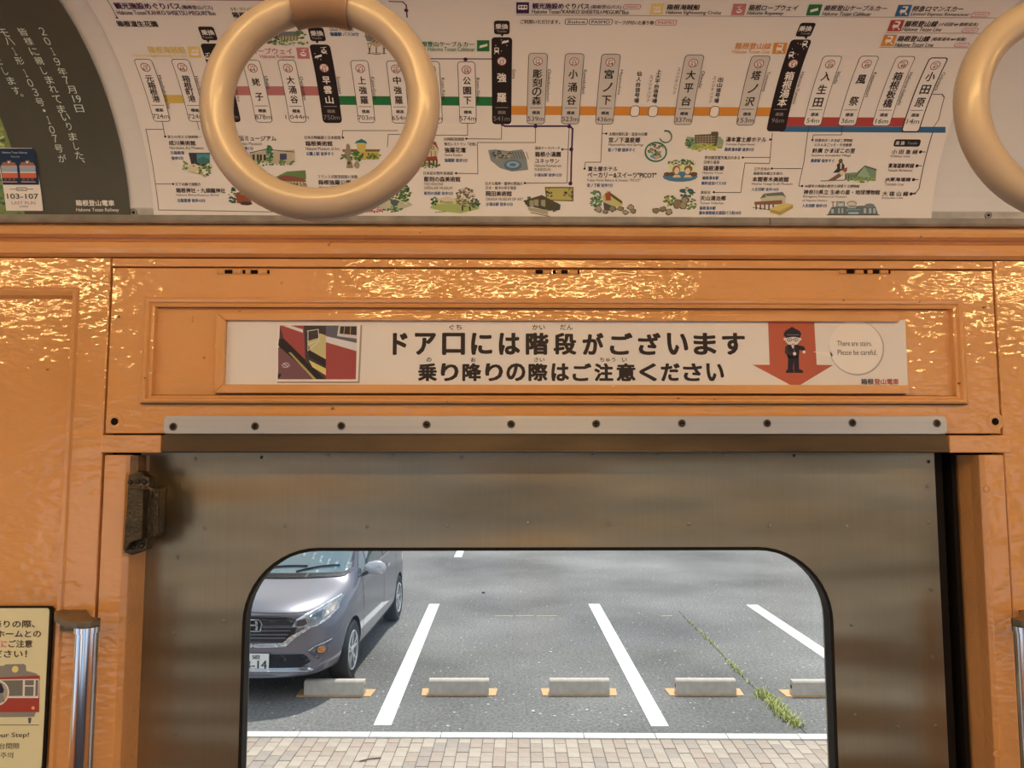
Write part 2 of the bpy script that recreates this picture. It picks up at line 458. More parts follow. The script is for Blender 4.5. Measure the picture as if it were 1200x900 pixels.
_f = _n.new('ShaderNodeFresnel'); _f.inputs['IOR'].default_value = 1.45; _mx = _n.new('ShaderNodeMixShader')
_fm = _n.new('ShaderNodeMath'); _fm.operation = 'MULTIPLY'; _fm.inputs[1].default_value = .45; _l.new(_f.outputs[0], _fm.inputs[0]); _l.new(_fm.outputs[0], _mx.inputs[0]); _l.new(_t.outputs[0], _mx.inputs[1]); _l.new(_g.outputs[0], _mx.inputs[2])
_l.new(_mx.outputs[0], _n['Material Output'].inputs[0])
LAMPM, _n, _l, _b = newmat('lamp diffuser'); setb(_b, Base_Color=(.9, .9, .85)); _b.inputs['Emission Color'].default_value = LAMP_COL+(1,)
_b.inputs['Emission Strength'].default_value = LAMP_STRENGTH
FLOORM = plain('worn grey linoleum', (.48, .42, .34), .5, var=.1)
SEATM = plain('blue grey moquette', (.10, .12, .20), .9)

def rr(x0, x1, z0, z1, r, n=12):
    P_ = []
    for (cx, cz, t0) in ((x1-r, z1-r, 0), (x0+r, z1-r, 90), (x0+r, z0+r, 180), (x1-r, z0+r, 270)):
        for q in range(n+1): t = math.radians(t0+q*90/n); P_.append((cx+r*math.cos(t), cz+r*math.sin(t)))
    return P_
# ================================================================= the car's shell
YW = 0.95                                # face of the painted wall
XL, XR, FLOOR = -2.2, 2.4, -0.10
def Xp(u, v, Y=YW): return at(u, v, Y)[0]
def Zp(v, Y=YW, u=600): return at(u, v, Y)[1]

struct(MB().box(XL, XR, -1.75, 1.15, FLOOR-.08, FLOOR).build('floor', FLOORM))
# ceiling: both coves and the flat between, with thickness
def ceiling():
    prof = []
    for i in range(0, 25): th = (PI/2)*i/24; prof.append((CY+CR*math.cos(th), CZ+CR*math.sin(th)))
    yb = -1.40
    q = [(2*(-.23)-y, z) for y, z in reversed(prof)]      # the opposite cove, mirrored about the aisle
    inner = prof+q
    outer = [(y+(.03 if y > -.23 else -.03), z+.03) for y, z in inner]
    mb = MB(); mb.sweepx(inner+outer[::-1], XL, XR, close=True)
    return mb.build('ceiling', WHITE_PANEL)
struct(ceiling())
zc0 = CZ                                  # the coves start here
# cornice between cove and wall
z_al0, z_al1 = Zp(264.5, .935), Zp(254, .935)
co = thing('trim_1', 'orange painted cornice running above the door hatch', None, (0, .94, Zp(283)))
co['kind'] = 'structure'
Z = lambda v, y: Zp(v, y)
prof = [(.975, z_al0), (.937, z_al0), (.928, Z(267, .928)), (.925, Z(271, .925)), (.927, Z(276, .927)), (.934, Z(279.5, .934)), (.943, Z(281.5, .943)), (.943, Z(283.5, .943)),
        (.936, Z(285.5, .936)), (.934, Z(292, .934)), (.936, Z(298, .936)), (.942, Z(301, .942)), (.948, Z(303, .948)), (.975, Z(303, .975))]
MB().sweepx(prof, XL, XR, close=True).build('moulding', ORANGE, co)
al = thing('trim_2', 'aluminium strip between the poster rail and the orange cornice', None, (0, .935, z_al0)); al['kind'] = 'structure'
MB().sweepx([(.965, z_al0), (.930, z_al0+.0006), (.928, z_al0+.003), (.930, z_al1-.001), (.934, z_al1), (.965, z_al1)], XL, Xp(895, 258), close=True).build('strip', ALUT, al)
MB().sweepx([(.965, z_al0), (.9305, z_al0+.0006), (.9285, z_al0+.003), (.9305, z_al1-.001), (.9345, z_al1), (.965, z_al1)], Xp(896, 258), XR, close=True).build('strip', ALUT, al)

# ---- the wall with its mouldings
W = thing('wall_front', 'orange painted car wall around the sliding door', None, (0, YW, FLOOR)); W['kind'] = 'structure'
BACK = 0.975
z_h0 = Zp(303.5)                          # underside of the cornice
SEAM = .0012
xsl = Xp(126.5, 406); xsr = Xp(1169, 406)     # vertical seams beside the hatch
# left wall with recessed panel
mL = MB()
xi = Xp(80.5, 420); xo = Xp(89.5, 420)
zt_o, zt_i = Zp(338.5), Zp(350.5)
lx = -1.25
mL.nested([(XL, xsl-SEAM, FLOOR, z_h0, BACK), (XL, xsl-SEAM, FLOOR, z_h0, YW+.001), (XL+.001, xsl-SEAM-.001, FLOOR+.001, z_h0-.001, YW),
           (lx-.012, xo, .62, zt_o, YW), (lx-.010, xo-.002, .622, zt_o-.002, YW-.0035), (lx-.006, xo-.006, .626, zt_o-.005, YW-.0045), (lx-.002, xi+.003, .63, zt_i+.003, YW-.001),
           (lx, xi, .633, zt_i, YW+.008)])
mL.build('wall_panel', ORANGE, W)
# right wall
mR = MB(); mR.nested([(xsr+SEAM, XR, FLOOR, z_h0, BACK), (xsr+SEAM, XR, FLOOR, z_h0, YW+.001), (xsr+SEAM+.001, XR-.001, FLOOR+.001, z_h0-.001, YW)])
mR.build('wall_panel', ORANGE, W)
# filler strip above the hatch
z_f1 = Zp(314.5)
MB().box(xsl+SEAM, xsr-SEAM, YW-.002, BACK, z_f1+.0008, z_h0-.001).build('filler_strip', ORANGE, W, bevel=.0012)
# beam under the hatch, seen at both ends of the door track cover
z_b1, z_b0 = Zp(509), Zp(530.5)
MB().box(xsl+SEAM-.003, Xp(191, 520)-.001, YW-.003, BACK+.01, z_b0, z_b1-.001).build('beam', ORANGE, W, bevel=.0015)
MB().box(Xp(1110, 520)+.001, xsr+.008, YW-.003, BACK+.01, z_b0, z_b1-.001).build('beam', ORANGE, W, bevel=.0015)
MB().box(Xp(191, 520), Xp(1110, 520), YW+.004, BACK+.01, z_b0+.002, z_b1-.001).build('beam', ORANGE, W)
# door posts
zpt = Zp(533)
xa, xb, xc = Xp(121, 560), Xp(147.5, 560), Xp(152.5, 560)
MB().add([(x, y, z) for z in (FLOOR, zpt) for x, y in ((xa+SEAM, YW-.001), (xb, YW-.001), (xc, YW+.006), (xc, 1.03), (xa+SEAM, 1.03))],
         [(0,1,6,5),(1,2,7,6),(2,3,8,7),(3,4,9,8),(4,0,5,9),(0,4,3,2,1),(5,6,7,8,9)]).build('door_post', ORANGE, W, bevel=.0015)
xa, xb, xc = Xp(1178, 560), Xp(1152, 560), Xp(1150, 560)
MB().add([(x, y, z) for z in (FLOOR, zpt) for x, y in ((xa-SEAM, YW-.001), (xb+.003, YW-.001), (xc, YW+.003), (Xp(1138, 560, .975), .975), (Xp(1138, 560, .975), 1.03), (xa-SEAM, 1.03))],
         [(0,1,7,6),(1,2,8,7),(2,3,9,8),(3,4,10,9),(4,5,11,10),(5,0,6,11),(0,5,4,3,2,1),(6,7,8,9,10,11)]).build('door_post', ORANGE, W, bevel=.0015)
for (u, v) in ((1157, 573), (1168, 884)):
    x, z = at(u, v, YW-.001); MB().lathe([(.0045, YW-.0005), (.0042, YW-.0016), (.0026, YW-.0018), (.0022, YW-.0008), (.0001, YW-.0008)], (x, 0, z), 14, 'y').build('painted_screw', ORANGE, W, smooth=True)
# outer skin of the wall and dark cavities
wx0, wx1, wz0 = Xp(286, 860, 1.06)-.03, Xp(975, 860, 1.06)+.03, .55
wz1 = Zp(640, 1.06)+.02
MB().prism([(XL, FLOOR-.1), (XR, FLOOR-.1), (XR, 2.12), (XL, 2.12)], 1.075, 1.13,
           holes=[[(wx0-.10, .30), (wx0-.10, wz1+.05), (wx1+.10, wz1+.05), (wx1+.10, .30)]]).build('outer_skin', GAP, W)
MB().box(XL, XR, BACK+.002, BACK+.006, z_b1, zc0+.06).build('backing', GAP, W)
MB().box(XL, Xp(121, 560)-.001, BACK+.002, BACK+.006, FLOOR, z_b1).build('backing', GAP, W)
MB().box(Xp(1178, 560)+.001, XR, BACK+.002, BACK+.006, FLOOR, z_b1).build('backing', GAP, W)
MB().box(Xp(121, 560), Xp(1178, 560), .978, 1.075, z_b0+.001, z_b0+.02).build('backing', GAP, W)

# ---- other sides of the car, behind the camera
def side(name, x0, x1):  # end windows are added for daylight and bright reflections on the handrails
    w = thing(name, 'orange painted end wall of the car with a wide window', None, (x0, 0, FLOOR)); w['kind'] = 'structure'
    mb = MB(); mb.box(x0, x1, -1.75, -1.1, FLOOR, 2.11).box(x0, x1, .75, 1.13, FLOOR, 2.11).box(x0, x1, -1.1, .75, FLOOR, .75).box(x0, x1, -1.1, .75, 1.75, 2.11)
    mb.build('wall_panel', ORANGE, w)
    MB().box((x0+x1)/2-.002, (x0+x1)/2+.002, -1.1, .75, .75, 1.75).build('pane', GLASS, w)
    for y in (-.5, .15): MB().box(x0-.002, x1+.002, y-.02, y+.02, .75, 1.75).build('added_mullion', ALU, w)
side('wall_left', XL-.03, XL); side('wall_right', XR, XR+.03)
WT_ = lambda a: 1.90 if a > 1.2 else 1.66          # the rightmost opening is a door with a tall pane
wins = [(-1.95, -1.05), (-.85, .05), (.25, 1.15), (1.35, 2.20)]
WB = thing('wall_back', 'orange painted car wall with windows behind the camera', None, (0, -1.42, FLOOR)); WB['kind'] = 'structure'
MB().prism([(XL, FLOOR), (XR, FLOOR), (XR, 2.0), (XL, 2.0)], -1.45, -1.41, holes=[[(a, .72), (b, .72), (b, WT_(a)), (a, WT_(a))] for a, b in wins]).build('wall_panel', ORANGE, WB)
for a, b in wins:
    f = MB().nested([(a, b, .72, WT_(a), -1.40), (a+.02, b-.02, .74, WT_(a)-.02, -1.40), (a+.02, b-.02, .74, WT_(a)-.02, -1.44)], cap=False).box(a, b, -1.435, -1.415, 1.19, 1.215).build('window_frame', ALU, WB)
    MB().box(a+.02, b-.02, -1.43, -1.427, .74, WT_(a)-.02).build('pane', GLASS, WB)
seat = thing('bench_seat', 'long blue grey moquette bench seat under the windows behind the camera', 'bench', (0, -1.15, FLOOR))
MB().box(-2.0, 2.2, -1.38, -.93, FLOOR, .22).build('base', ORANGE, seat, bevel=.01)
MB().box(-2.0, 2.2, -1.38, -.90, .22, .34).build('cushion', SEATM, seat, bevel=.03)
MB().box(-2.0, 2.2, -1.40, -1.30, .34, .74).build('backrest', SEATM, seat, bevel=.03)
# ceiling lamps along the aisle
lamp_x = [(-1.45, 'above the left end of the aisle'), (.05, 'above the camera'), (1.55, 'above the right end of the aisle')]
LY = -.12
for x, where in lamp_x:
    L = thing('ceiling_lamp', 'long warm white ceiling lamp '+where, 'lamp', (x, LY, 2.07), 'ceiling lamps')
    MB().box(x-.48, x+.48, LY-.05, LY+.05, 2.06, 2.0755).build('housing', ALUT, L, bevel=.004)
    MB().tube([(x-.45, LY, 2.032), (x+.45, LY, 2.032)], .012, 14).build('lamp_tube', LAMPM, L, smooth=True)
    for e in (-.455, .455): MB().box(x+e-.008, x+e+.008, LY-.014, LY+.014, 2.012, 2.062).build('lamp_holder', RUBBER, L)

# ================================================================= hatch over the door
zt, zb = z_f1-.0008, Zp(508)
H = thing('access_hatch', 'orange painted hinged access hatch above the steel door', 'hatch', ((xsl+xsr)/2, YW, zb))
mo = (Xp(167, 411), Xp(1130.5, 411), Zp(473.5), Zp(349)); mi = (Xp(180.5, 412), Xp(1117.5, 412), Zp(463), Zp(361.5))
mb = MB(); a, b = xsl+SEAM, xsr-SEAM
def lerp4(t): return tuple(mo[i]+(mi[i]-mo[i])*t for i in range(4))
holes_at = [(134.5, 494), (1166, 494)]
mb.nested([(a, b, zb, zt, BACK), (a, b, zb, zt, YW+.0012), (a+.0012, b-.0012, zb+.0012, zt-.0012, YW)]+[lerp4(t)+(YW-d,) for t, d in
          ((0, 0), (.06, .0035), (.3, .0055), (.52, .0048), (.62, .0015), (.72, .0022), (.93, .0005), (1, -.007))])
mb.build('hatch_door', ORANGE, H)
for (u, v) in holes_at:
    x, z = at(u, v, YW)
    MB().lathe([(.0045, YW-.0003), (.0085, YW-.0012), (.011, YW-.0002)], (x, 0, z), 20, 'y').build('bolt_boss', ORANGE, H, smooth=True)
    MB().disc((x, YW-.0008, z), .0045, n=16).build('bolt_hole', GAP, H)
for k, u in enumerate((285, 648, 1012)):
    hx, hz = at(u, 319, YW); hb = thing('hinge', None, None)if False else None
    m = MB()
    for j, (d, w) in enumerate(((-.032, .008), (-.012, .010), (.004, .006), (.020, .010))):
        m.tube([(hx+d, YW-.001, hz), (hx+d+w, YW-.001, hz)], .0028, 8)
    m.box(hx-.034, hx+.034, YW-.0008, YW+.001, hz-.0035, hz+.002)
    m.build('hinge', ORANGE, H)
    m = MB()
    for d, w in ((-.022, .009), (.000, .0035), (.0105, .008), (.031, .002)):
        m.box(hx+d, hx+d+w, YW-.0025, YW-.0005, hz-.0022, hz+.0024)
    m.build('hinge_gap', GAP, H)
for (u0, u1, v, hh) in ((178, 1124, 463.6, .0011), (166, 1132, 474, .0006), (184, 1112, 360.8, .0007), (252, 1062, 461.8, .0008)):  # dark strips: joint grime and the shadow gap painted as one tone
    MB().box(Xp(u0, v, YW-.001), Xp(u1, v, YW-.001), YW-.0052 if v in (474,) else YW-.0004, YW+.006, Zp(v)-hh/2, Zp(v)+hh/2).build('grime_shade_line', plain('grime and painted shade in the joint', (.09, .045, .02), .8), H)
# small screw heads in the hatch
for (u, v) in ((139, 371), (170, 443), (1077, 354), (1124, 449), (524, 471), (795, 467), (837, 468), (988, 352), (1153, 360)):
    x, z = at(u, v, YW-.004); MB().disc((x, YW-.0062, z), .0012, depth=.004, n=8).build('screw', plain('painted screw', obs((120, 70, 35)), .4) if 'SCP' not in globals() else SCP, H)

# frame and notice
SY = YW+.004                               # face of the notice
fr = bpy.data.objects.new('notice_frame', None); COL.objects.link(fr); fr['base'] = (Xp(656, 461), YW, Zp(461)); fr.parent = H; fr.location = Vector(fr['base'])-Vector(H['base'])
f0 = (Xp(253, 414), Xp(264.5, 414)-.001); f1 = Xp(1058.5, 414)
zo1, zi1, zi0, zo0 = Zp(367.5, .949), Zp(376, .949), Zp(451, .949), Zp(461, .949)
def bar(pts, name):
    """raised bar over the outline pts in (x, z)"""
    mb = MB(); mb.prism(pts, YW-.0035, YW+.0068); mb.build(name, ORANGE, fr, bevel=.0012)
bar([(f0[0], zo1), (f0[1], zi1), (f1-.004, zi1), (f1-.004, zo1)], 'frame_bar')
bar([(f0[0], zo0), (f1+.004, zo0), (f1+.004, zi0), (f0[1], zi0)], 'frame_bar')
bar([(f0[0]+.0003, zo0+.0005), (f0[1], zi0+.0003), (f0[1], zi1-.0003), (f0[0]+.0003, zo1-.0005)], 'frame_bar')

BLK = (44, 30, 22)
sx0, sx1 = f0[1]+.0004, Xp(1062.5, 414, SY)
zs0, zs1, zlo, zhi = zi0+.0003, zi1-.0003, Zp(456.5, SY), Zp(374, SY)
sg = MB().prism([(sx0, zs0), (f1+.0045, zs0), (f1+.0045, zlo), (sx1, zlo), (sx1, zhi), (f1-.0035, zhi), (f1-.0035, zs1), (sx0, zs1)], SY, SY+.0012).build('stairs_notice', SHEETW, None, loc=((sx0+sx1)/2, SY, zs0))
sg['base'] = tuple(sg.location); tag(sg, 'long white stairs warning notice with black Japanese lettering and red arrow', 'sign')
P = Print(Flat(SY), sg)
P.part('lettering')
main = 'ドア口には階段がございます'
def chars(txt, cxs, y0, y1, w, bold):
    for ch, cx in zip(txt, cxs):
        ww = w*(.62 if ch in 'ド' else .92 if ch in 'アがにはいくりん' else 1); hh = (y0, y1)
        if ch == 'ド': cx += 0
        P.T(ch, cx-ww/2, y0, cx+ww/2, y1, BLK, bold)
chars(main, [469, 498.5, 531.5, 564.5, 597, 629.5, 662, 695, 728, 761, 794, 826, 859.5], 391, 415, 24.5, .05)
chars('乗り降りの際はご注意ください', [501, 527, 553, 579, 604.5, 630.5, 656.5, 682, 707.5, 733.5, 759.5, 785.5, 811.5, 838], 426.5, 446, 20.5, .05)
for t, x0, x1 in (('ぐち', 526.5, 541), ('かい', 624, 638.5), ('だん', 656.5, 671)): P.T(t, x0, 380.5, x1, 386.5, BLK, .02)
for t, x0, x1 in (('の', 500, 505.5), ('お', 552, 557.5), ('さい', 626, 638), ('ちゅう', 703, 721), ('い', 729, 734.5)): P.T(t, x0, 419, x1, 424, BLK, .02)
P.part('arrow')
RED = (158, 70, 44)
P.poly([(900, 376), (954, 376), (957, 427.5), (976, 428), (938, 451), (926, 451), (882, 427.5), (902, 427.5)], RED, 1)
P.part('conductor_picture')
DK = (38, 30, 30); FC = (196, 160, 128)
P.poly([(918, 392), (920, 388), (928, 383), (937, 388), (939, 391), (937, 396), (930, 394.5), (921, 396)], DK, 3)
P.line([(922, 392.5), (936, 392.5)], .6, (120, 105, 90), 4)
P.poly([(921, 395), (936, 395), (937, 400), (933, 405), (929, 407.5), (925, 405), (920.5, 400)], FC, 2)
P.circ(919.7, 397.5, 1.6, FC, 2); P.circ(937.6, 397.5, 1.6, FC, 2)
for x in (925, 932.5):
    P.circ(x, 398.3, 3, DK, 3, ry=2.2); P.circ(x, 398.3, 2.3, FC, 3.5, ry=1.6); P.circ(x, 398.5, .8, DK, 4)
P.line([(928, 398), (930, 398)], .7, DK, 3.6); P.line([(928, 403), (931, 403)], .6, (140, 70, 50), 3)
P.poly([(923, 404), (935, 404), (937, 408), (936, 419), (923, 419), (921, 414), (920, 407)], DK, 2.4)
P.poly([(927, 404.5), (931, 404.5), (929, 409)], FC, 2.8)
P.poly([(935, 404.5), (942, 406), (944, 410), (942, 412), (936, 409.5)], DK, 2.4)
P.poly([(923, 404.5), (920, 408), (919.7, 414), (930, 416), (930, 413), (924, 411.5)], (52, 42, 40), 2.6)
P.circ(931, 414.5, 2, FC, 4); P.circ(942, 412.5, 1.9, FC, 4)
P.poly([(923.5, 418), (936, 418), (936.5, 434), (930.5, 434), (930, 422), (929.3, 434), (923, 434)], DK, 2.4)
P.poly([(924, 432.5), (930, 432.5), (930, 437), (921, 437), (921, 434.5)], DK, 2.6); P.poly([(930.5, 432.5), (937, 432.5), (941, 434.5), (941, 437), (930.5, 437)], DK, 2.6)
for y in (408, 411, 417): P.circ(930.5, y, .5, (150, 130, 90), 3)
P.part('speech_bubble')
P.circ(1003.8, 407.8, 32.2, (150, 122, 98), 1.2, n=40); P.circ(1003, 407, 31.3, (206, 172, 142), 2, n=40)
P.poly([(953, 412), (974, 413), (976, 417), (964, 416.5)], (206, 172, 142), 2)
P.T('There are stairs.', 981, 399.5, 1021.5, 405.5, (50, 38, 30), .004); P.T('Please be careful.', 981.5, 409.8, 1027.5, 416, (50, 38, 30), .004)
P.part('company_name')
P.T('箱根', 1009, 444, 1023.5, 450.5, (52, 38, 30), .03); P.T('登山電車', 1024.5, 444, 1053, 450.5, (150, 60, 40), .03)
P.part('photo_print')
P.poly([(325, 379.5), (422.5, 379.5), (419.5, 447), (323.5, 447)], (214, 184, 156), 1)
P.poly([(326.5, 381), (424.5, 381), (421.5, 449), (325, 449)], (138, 110, 86), .5)
RD = (138, 56, 46); TN = (150, 118, 62); DD = (40, 30, 26); GY = (120, 102, 88)
P.poly([(328, 381.5), (418.5, 381.5), (417, 444.5), (325.5, 444.5)], (72, 44, 40), 1.5)
P.poly([(328, 381.5), (358, 381.5), (360, 424), (334, 401)], RD, 2); P.poly([(332, 382), (355, 390), (355, 386), (340, 381.5)], (185, 160, 140), 2.3)
P.poly([(327, 397), (333, 397), (381, 444.5), (370, 444.5), (326, 405)], DD, 2.2)
P.poly([(326, 407), (338, 412), (366, 444.5), (326, 444.5)], (104, 62, 56), 2.1)
P.poly([(338, 413), (341, 413), (371, 444.5), (367, 444.5)], TN, 2.6)
P.poly([(356, 381.5), (382, 381.5), (382, 440), (358, 424)], (58, 46, 38), 2.4)
P.poly([(359, 390), (374, 391), (373, 396), (360, 400), (364, 411), (382, 421), (382, 393), (376, 391)], (170, 140, 84), 2.8)
P.line([(360, 388), (373, 386), (374, 400), (361, 411), (361, 388)], .8, (190, 165, 135), 3.2); P.line([(361, 404), (373, 399)], .8, (190, 165, 135), 3.2)
P.poly([(362, 411), (382, 422), (382, 430), (362, 418)], DD, 3); P.poly([(362, 422), (382, 432), (382, 440), (366, 430)], (186, 150, 78), 3)
P.poly([(382, 381.5), (418.5, 381.5), (417, 444.5), (382, 444.5)], RD, 3.2)
P.poly([(382, 381.5), (418.5, 381.5), (418, 402), (382, 394)], (86, 72, 68), 3.5); P.poly([(382, 394), (418, 402), (418, 411.5), (382, 401)], (188, 160, 138), 3.7)
P.poly([(397, 381.5), (418.5, 381.5), (418.3, 397), (395, 394)], (176, 148, 124), 3.8); P.poly([(399, 382.5), (418, 382.5), (418, 393), (398, 391)], (56, 42, 34), 4)
P.line([(404, 383), (403, 391)], .9, (150, 110, 70), 4.2); P.line([(411, 383), (410.5, 392)], .9, (150, 110, 70), 4.2)
P.circ(335, 428, 5, (150, 116, 104), 2.6, ry=2.8); P.circ(335, 428, 3.6, (104, 62, 56), 2.9, ry=1.7); P.T('S', 332, 425, 338, 431, (165, 130, 115), .02)
P.poly([(325.8, 438), (330, 438), (328, 443), (325.6, 443)], DD, 2.7)

# ================================================================= door track cover
tc_ = thing('door_track_cover', 'aluminium door track cover strip with ten dark screws above the door', 'track cover', (Xp(650, 510), .94, Zp(531)))
tx0, tx1 = Xp(192.5, 499, .935), Xp(1109, 499, .935)
MB().prism(rr(tx0, tx1, Zp(508.5, .935), Zp(487.5, .935), .0045, 4), .934, .9475).build('plate', ALU, tc_, bevel=.0006)
MB().sweepx([(.937, Zp(508.8, .935)), (.946, Zp(508.8, .935)), (.985, Zp(509, .985)), (.985, Zp(530, .93)), (.932, Zp(530.5, .93)), (.9295, Zp(529, .93)), (.9305, Zp(527, .93))], tx0-.0005, tx1, close=True).build('channel', BRONZE, tc_, bevel=.0008)
for i in range(10):
    u = [203, 299, 400, 500, 599, 698.5, 799, 899, 999, 1098][i]
    x, z = at(u, [500, 499.5, 499, 497.5, 497, 496.5, 496, 496, 495.5, 496][i], .934)
    s_ = MB().lathe([(.0052, .9338), (.0048, .9332), (.0042, .9331)], (x, 0, z), 18, 'y').build('screw', SCREWR, tc_, smooth=True)
    m = MB().disc((x, .9330, z), .0043, depth=.0008, n=14)
    hd = m.build('screw_head', SCREW, tc_)
    hd.parent = s_; hd.location = (0, 0, 0)
    m = MB(); 
    for k in range(2):
        t = random.random()*1.5+k*PI/2; dx, dz = math.cos(t)*.0026, math.sin(t)*.0026; nx, nz = -math.sin(t)*.0005, math.cos(t)*.0005
        m.add([(x+dx+nx, .93275, z+dz+nz), (x-dx+nx, .93275, z-dz+nz), (x-dx-nx, .93275, z-dz-nz), (x+dx-nx, .93275, z+dz-nz)], [(0,1,2,3)])
    r_ = m.build('recess', GAP, tc_, recalc=False); r_.parent = s_; r_.location = (0, 0, 0)

# ================================================================= steel sliding door
DY = 1.0
dx0, dx1 = Xp(161, 640, DY), Xp(1098.5, 615, DY)
D = thing('door_1', 'stained steel sliding door with rounded window', None, ((dx0+dx1)/2, DY, FLOOR)); D['kind'] = 'structure'
wl_, wr_, wt_ = Xp(284.5, 740, DY), Xp(976, 740, DY), Zp(642, DY)
wb_ = Zp(1010, DY)
RW = .094
hole = rr(wl_, wr_, wb_, wt_, RW)
MB().prism([(dx0, FLOOR+.01), (dx1, FLOOR+.01), (dx1, z_b0+.0), (dx0, z_b0+.0)], DY, DY+.03, holes=[hole]).build('door_leaf', STEEL, D)
g = .0035
MB().prism(rr(wl_-.0006, wr_+.0006, wb_-.0006, wt_+.0006, RW), DY-.0015, DY+.018, holes=[rr(wl_+g, wr_-g, wb_+g, wt_-g, RW-g)]).build('window_gasket', RUBBER, D)
MB().box(wl_, wr_, DY+.012, DY+.016, wb_, wt_).build('pane', GLASS, D)
rv = []
for u, v in ((110, 0),): pass
rivs = [(229, 538), (306.5, 536), (385, 534), (461, 533.5), (541, 536), (618.5, 532), (695.5, 534), (772, 534), (851, 532.5), (930.5, 534), (1088, 541),
        (240.5, 619), (208.5, 653), (334, 616), (430, 617), (524.5, 616), (619, 613), (713.5, 614), (807.5, 614), (902, 616), (992, 617), (1088, 612),
        (262, 728), (203, 742), (258, 838), (1091, 691), (998, 732), (1093, 769.5), (1002, 838), (1052, 852), (1097, 851), (1087, 570), (150+56, 600+260)]
RIV = plain('steel rivet', (.30, .275, .24), .38, metal=.8)
for u, v in rivs:
    x, z = at(u, v, DY); MB().disc((x, DY-.0006, z), .0028, depth=.001, n=10, dome=.0006).build('rivet', RIV, D, smooth=True)
for u, v in ((306.5, 536), (1088, 541), (930.5, 534)):
    x, z = at(u, v, DY); MB().disc((x, DY-.0014, z), .0020, depth=.001, n=10).build('screw', SCREW, D)
# rubber edge of the second leaf and the dark pocket
MB().box(dx1+.0008, dx1+.012, 1.004, 1.028, FLOOR, z_b0).build('edge_seal', RUBBER, D)
MB().box(dx1+.022, dx1+.028, 1.000, 1.03, FLOOR, z_b0).build('edge_seal', RUBBER, D)
MB().box(Xp(140, 700, 1.03), dx0, 1.008, 1.03, FLOOR, z_b0).build('edge_seal', RUBBER, D)
MB().box(dx1, Xp(1178, 560), 1.031, 1.06, FLOOR, z_b0).build('pocket', GAP, D)
MB().box(Xp(121, 560), dx0+.0, 1.032, 1.06, FLOOR, z_b0).build('pocket', GAP, D)

# cast door catch on the left post
K = thing('door_catch', 'dark cast iron door catch bolted to the left door post', 'latch', (Xp(155, 650), .95, Zp(651)))
def PZ(pts, Y): return [at(u, v, Y) for u, v in pts]
MB().prism(PZ([(148, 557), (164, 552), (166, 557), (172, 559), (174, 566), (173, 571), (184, 573), (183, 628), (171, 632), (170, 645), (152, 651.5), (143, 648), (146, 600)], .94), .9445, .962).build('catch_plate', CAST, K, bevel=.002)
MB().prism(PZ([(149, 573), (167, 574), (165, 632), (152, 636), (146, 646), (143.5, 646), (147, 600)], .93), .932, .950).build('catch_body', CAST, K, bevel=.003)
MB().prism(PZ([(166, 573), (184, 572), (182.5, 628), (165, 632)], .97), .960, .999).build('catch_arm', CAST, K, bevel=.002)
MB().prism(PZ([(151, 534), (163, 534), (163, 552), (158, 560), (148, 560)], .955), .953, .975).build('bracket', plain('chipped bracket', (.16, .09, .04), .5, var=.4, vscale=90), K, bevel=.001)
for (u, v, Y) in ((152.5, 565, .9435), (161, 564, .9435), (169, 564.5, .9435), (156, 641, .9435), (165.5, 639.5, .9435)):
    x, z = at(u, v, Y); MB().lathe([(.0001, Y-.002), (.0016, Y-.002), (.0028, Y-.0008), (.0030, Y+.003)], (x, 0, z), 12, 'y').build('bolt', SCREW, K, smooth=True)

# ================================================================= handrails
def handrail(uc, vt, label, w=25.5, sd=1):
    Y = .895; x, z = at(uc, vt, Y); r = abs(Xp(uc+w/2, vt, Y)-Xp(uc-w/2, vt, Y))/2
    T = thing('handrail', label, 'handrail', (x, Y, .55), 'chrome handrails beside the door')
    MB().tube([(x, Y, .62), (x, Y, z-.004)], r, 28).build('pole', CHROME, T, smooth=True)
    for zz, dn in ((z, 1), (.60, -1)):
        m = MB(); prof_ = [(x+sd*a, b) for a, b in [(-.062, YW-.0005), (-.062, YW-.012), (-.052, YW-.030), (-.030, Y+.002), (-.016, Y-r*.8), (-.004, Y-r-.0018), (r*.75, Y-r*.75), (r+.0015, Y), (r*.8, Y+r*.8), (-.004, Y+r+.004), (-.022, YW-.014), (-.030, YW-.0005)]]
        n = len(prof_); m.add([(a, b, zz+dn*.004) for a, b in prof_]+[(a, b, zz-dn*.0035) for a, b in prof_], [tuple(range(n)), tuple(reversed(range(n, 2*n)))]+[(i, (i+1)%n, n+(i+1)%n, n+i) for i in range(n)])
        m.build('bracket', PEWTER, T, bevel=.0012)
        m = MB().tube([(x, Y, zz-dn*.0036), (x, Y, zz-dn*.010)], r+.0012, 28); m.build('collar', CHROME, T, smooth=True)
    sx = x-sd*.046; m = MB().tube([(sx, YW-.006, z-.004), (sx, YW-.006, z-.016)], .006, 10).box(sx-.011, sx+.010, YW-.007, YW-.001, z-.020, z-.003)
    m.build('mounting_foot', PEWTER, T)
handrail(102.6, 730, 'left chrome handrail beside the yellow tram notice')
handrail(1201.5, 730, 'right chrome handrail at the edge of the orange wall', sd=-1)

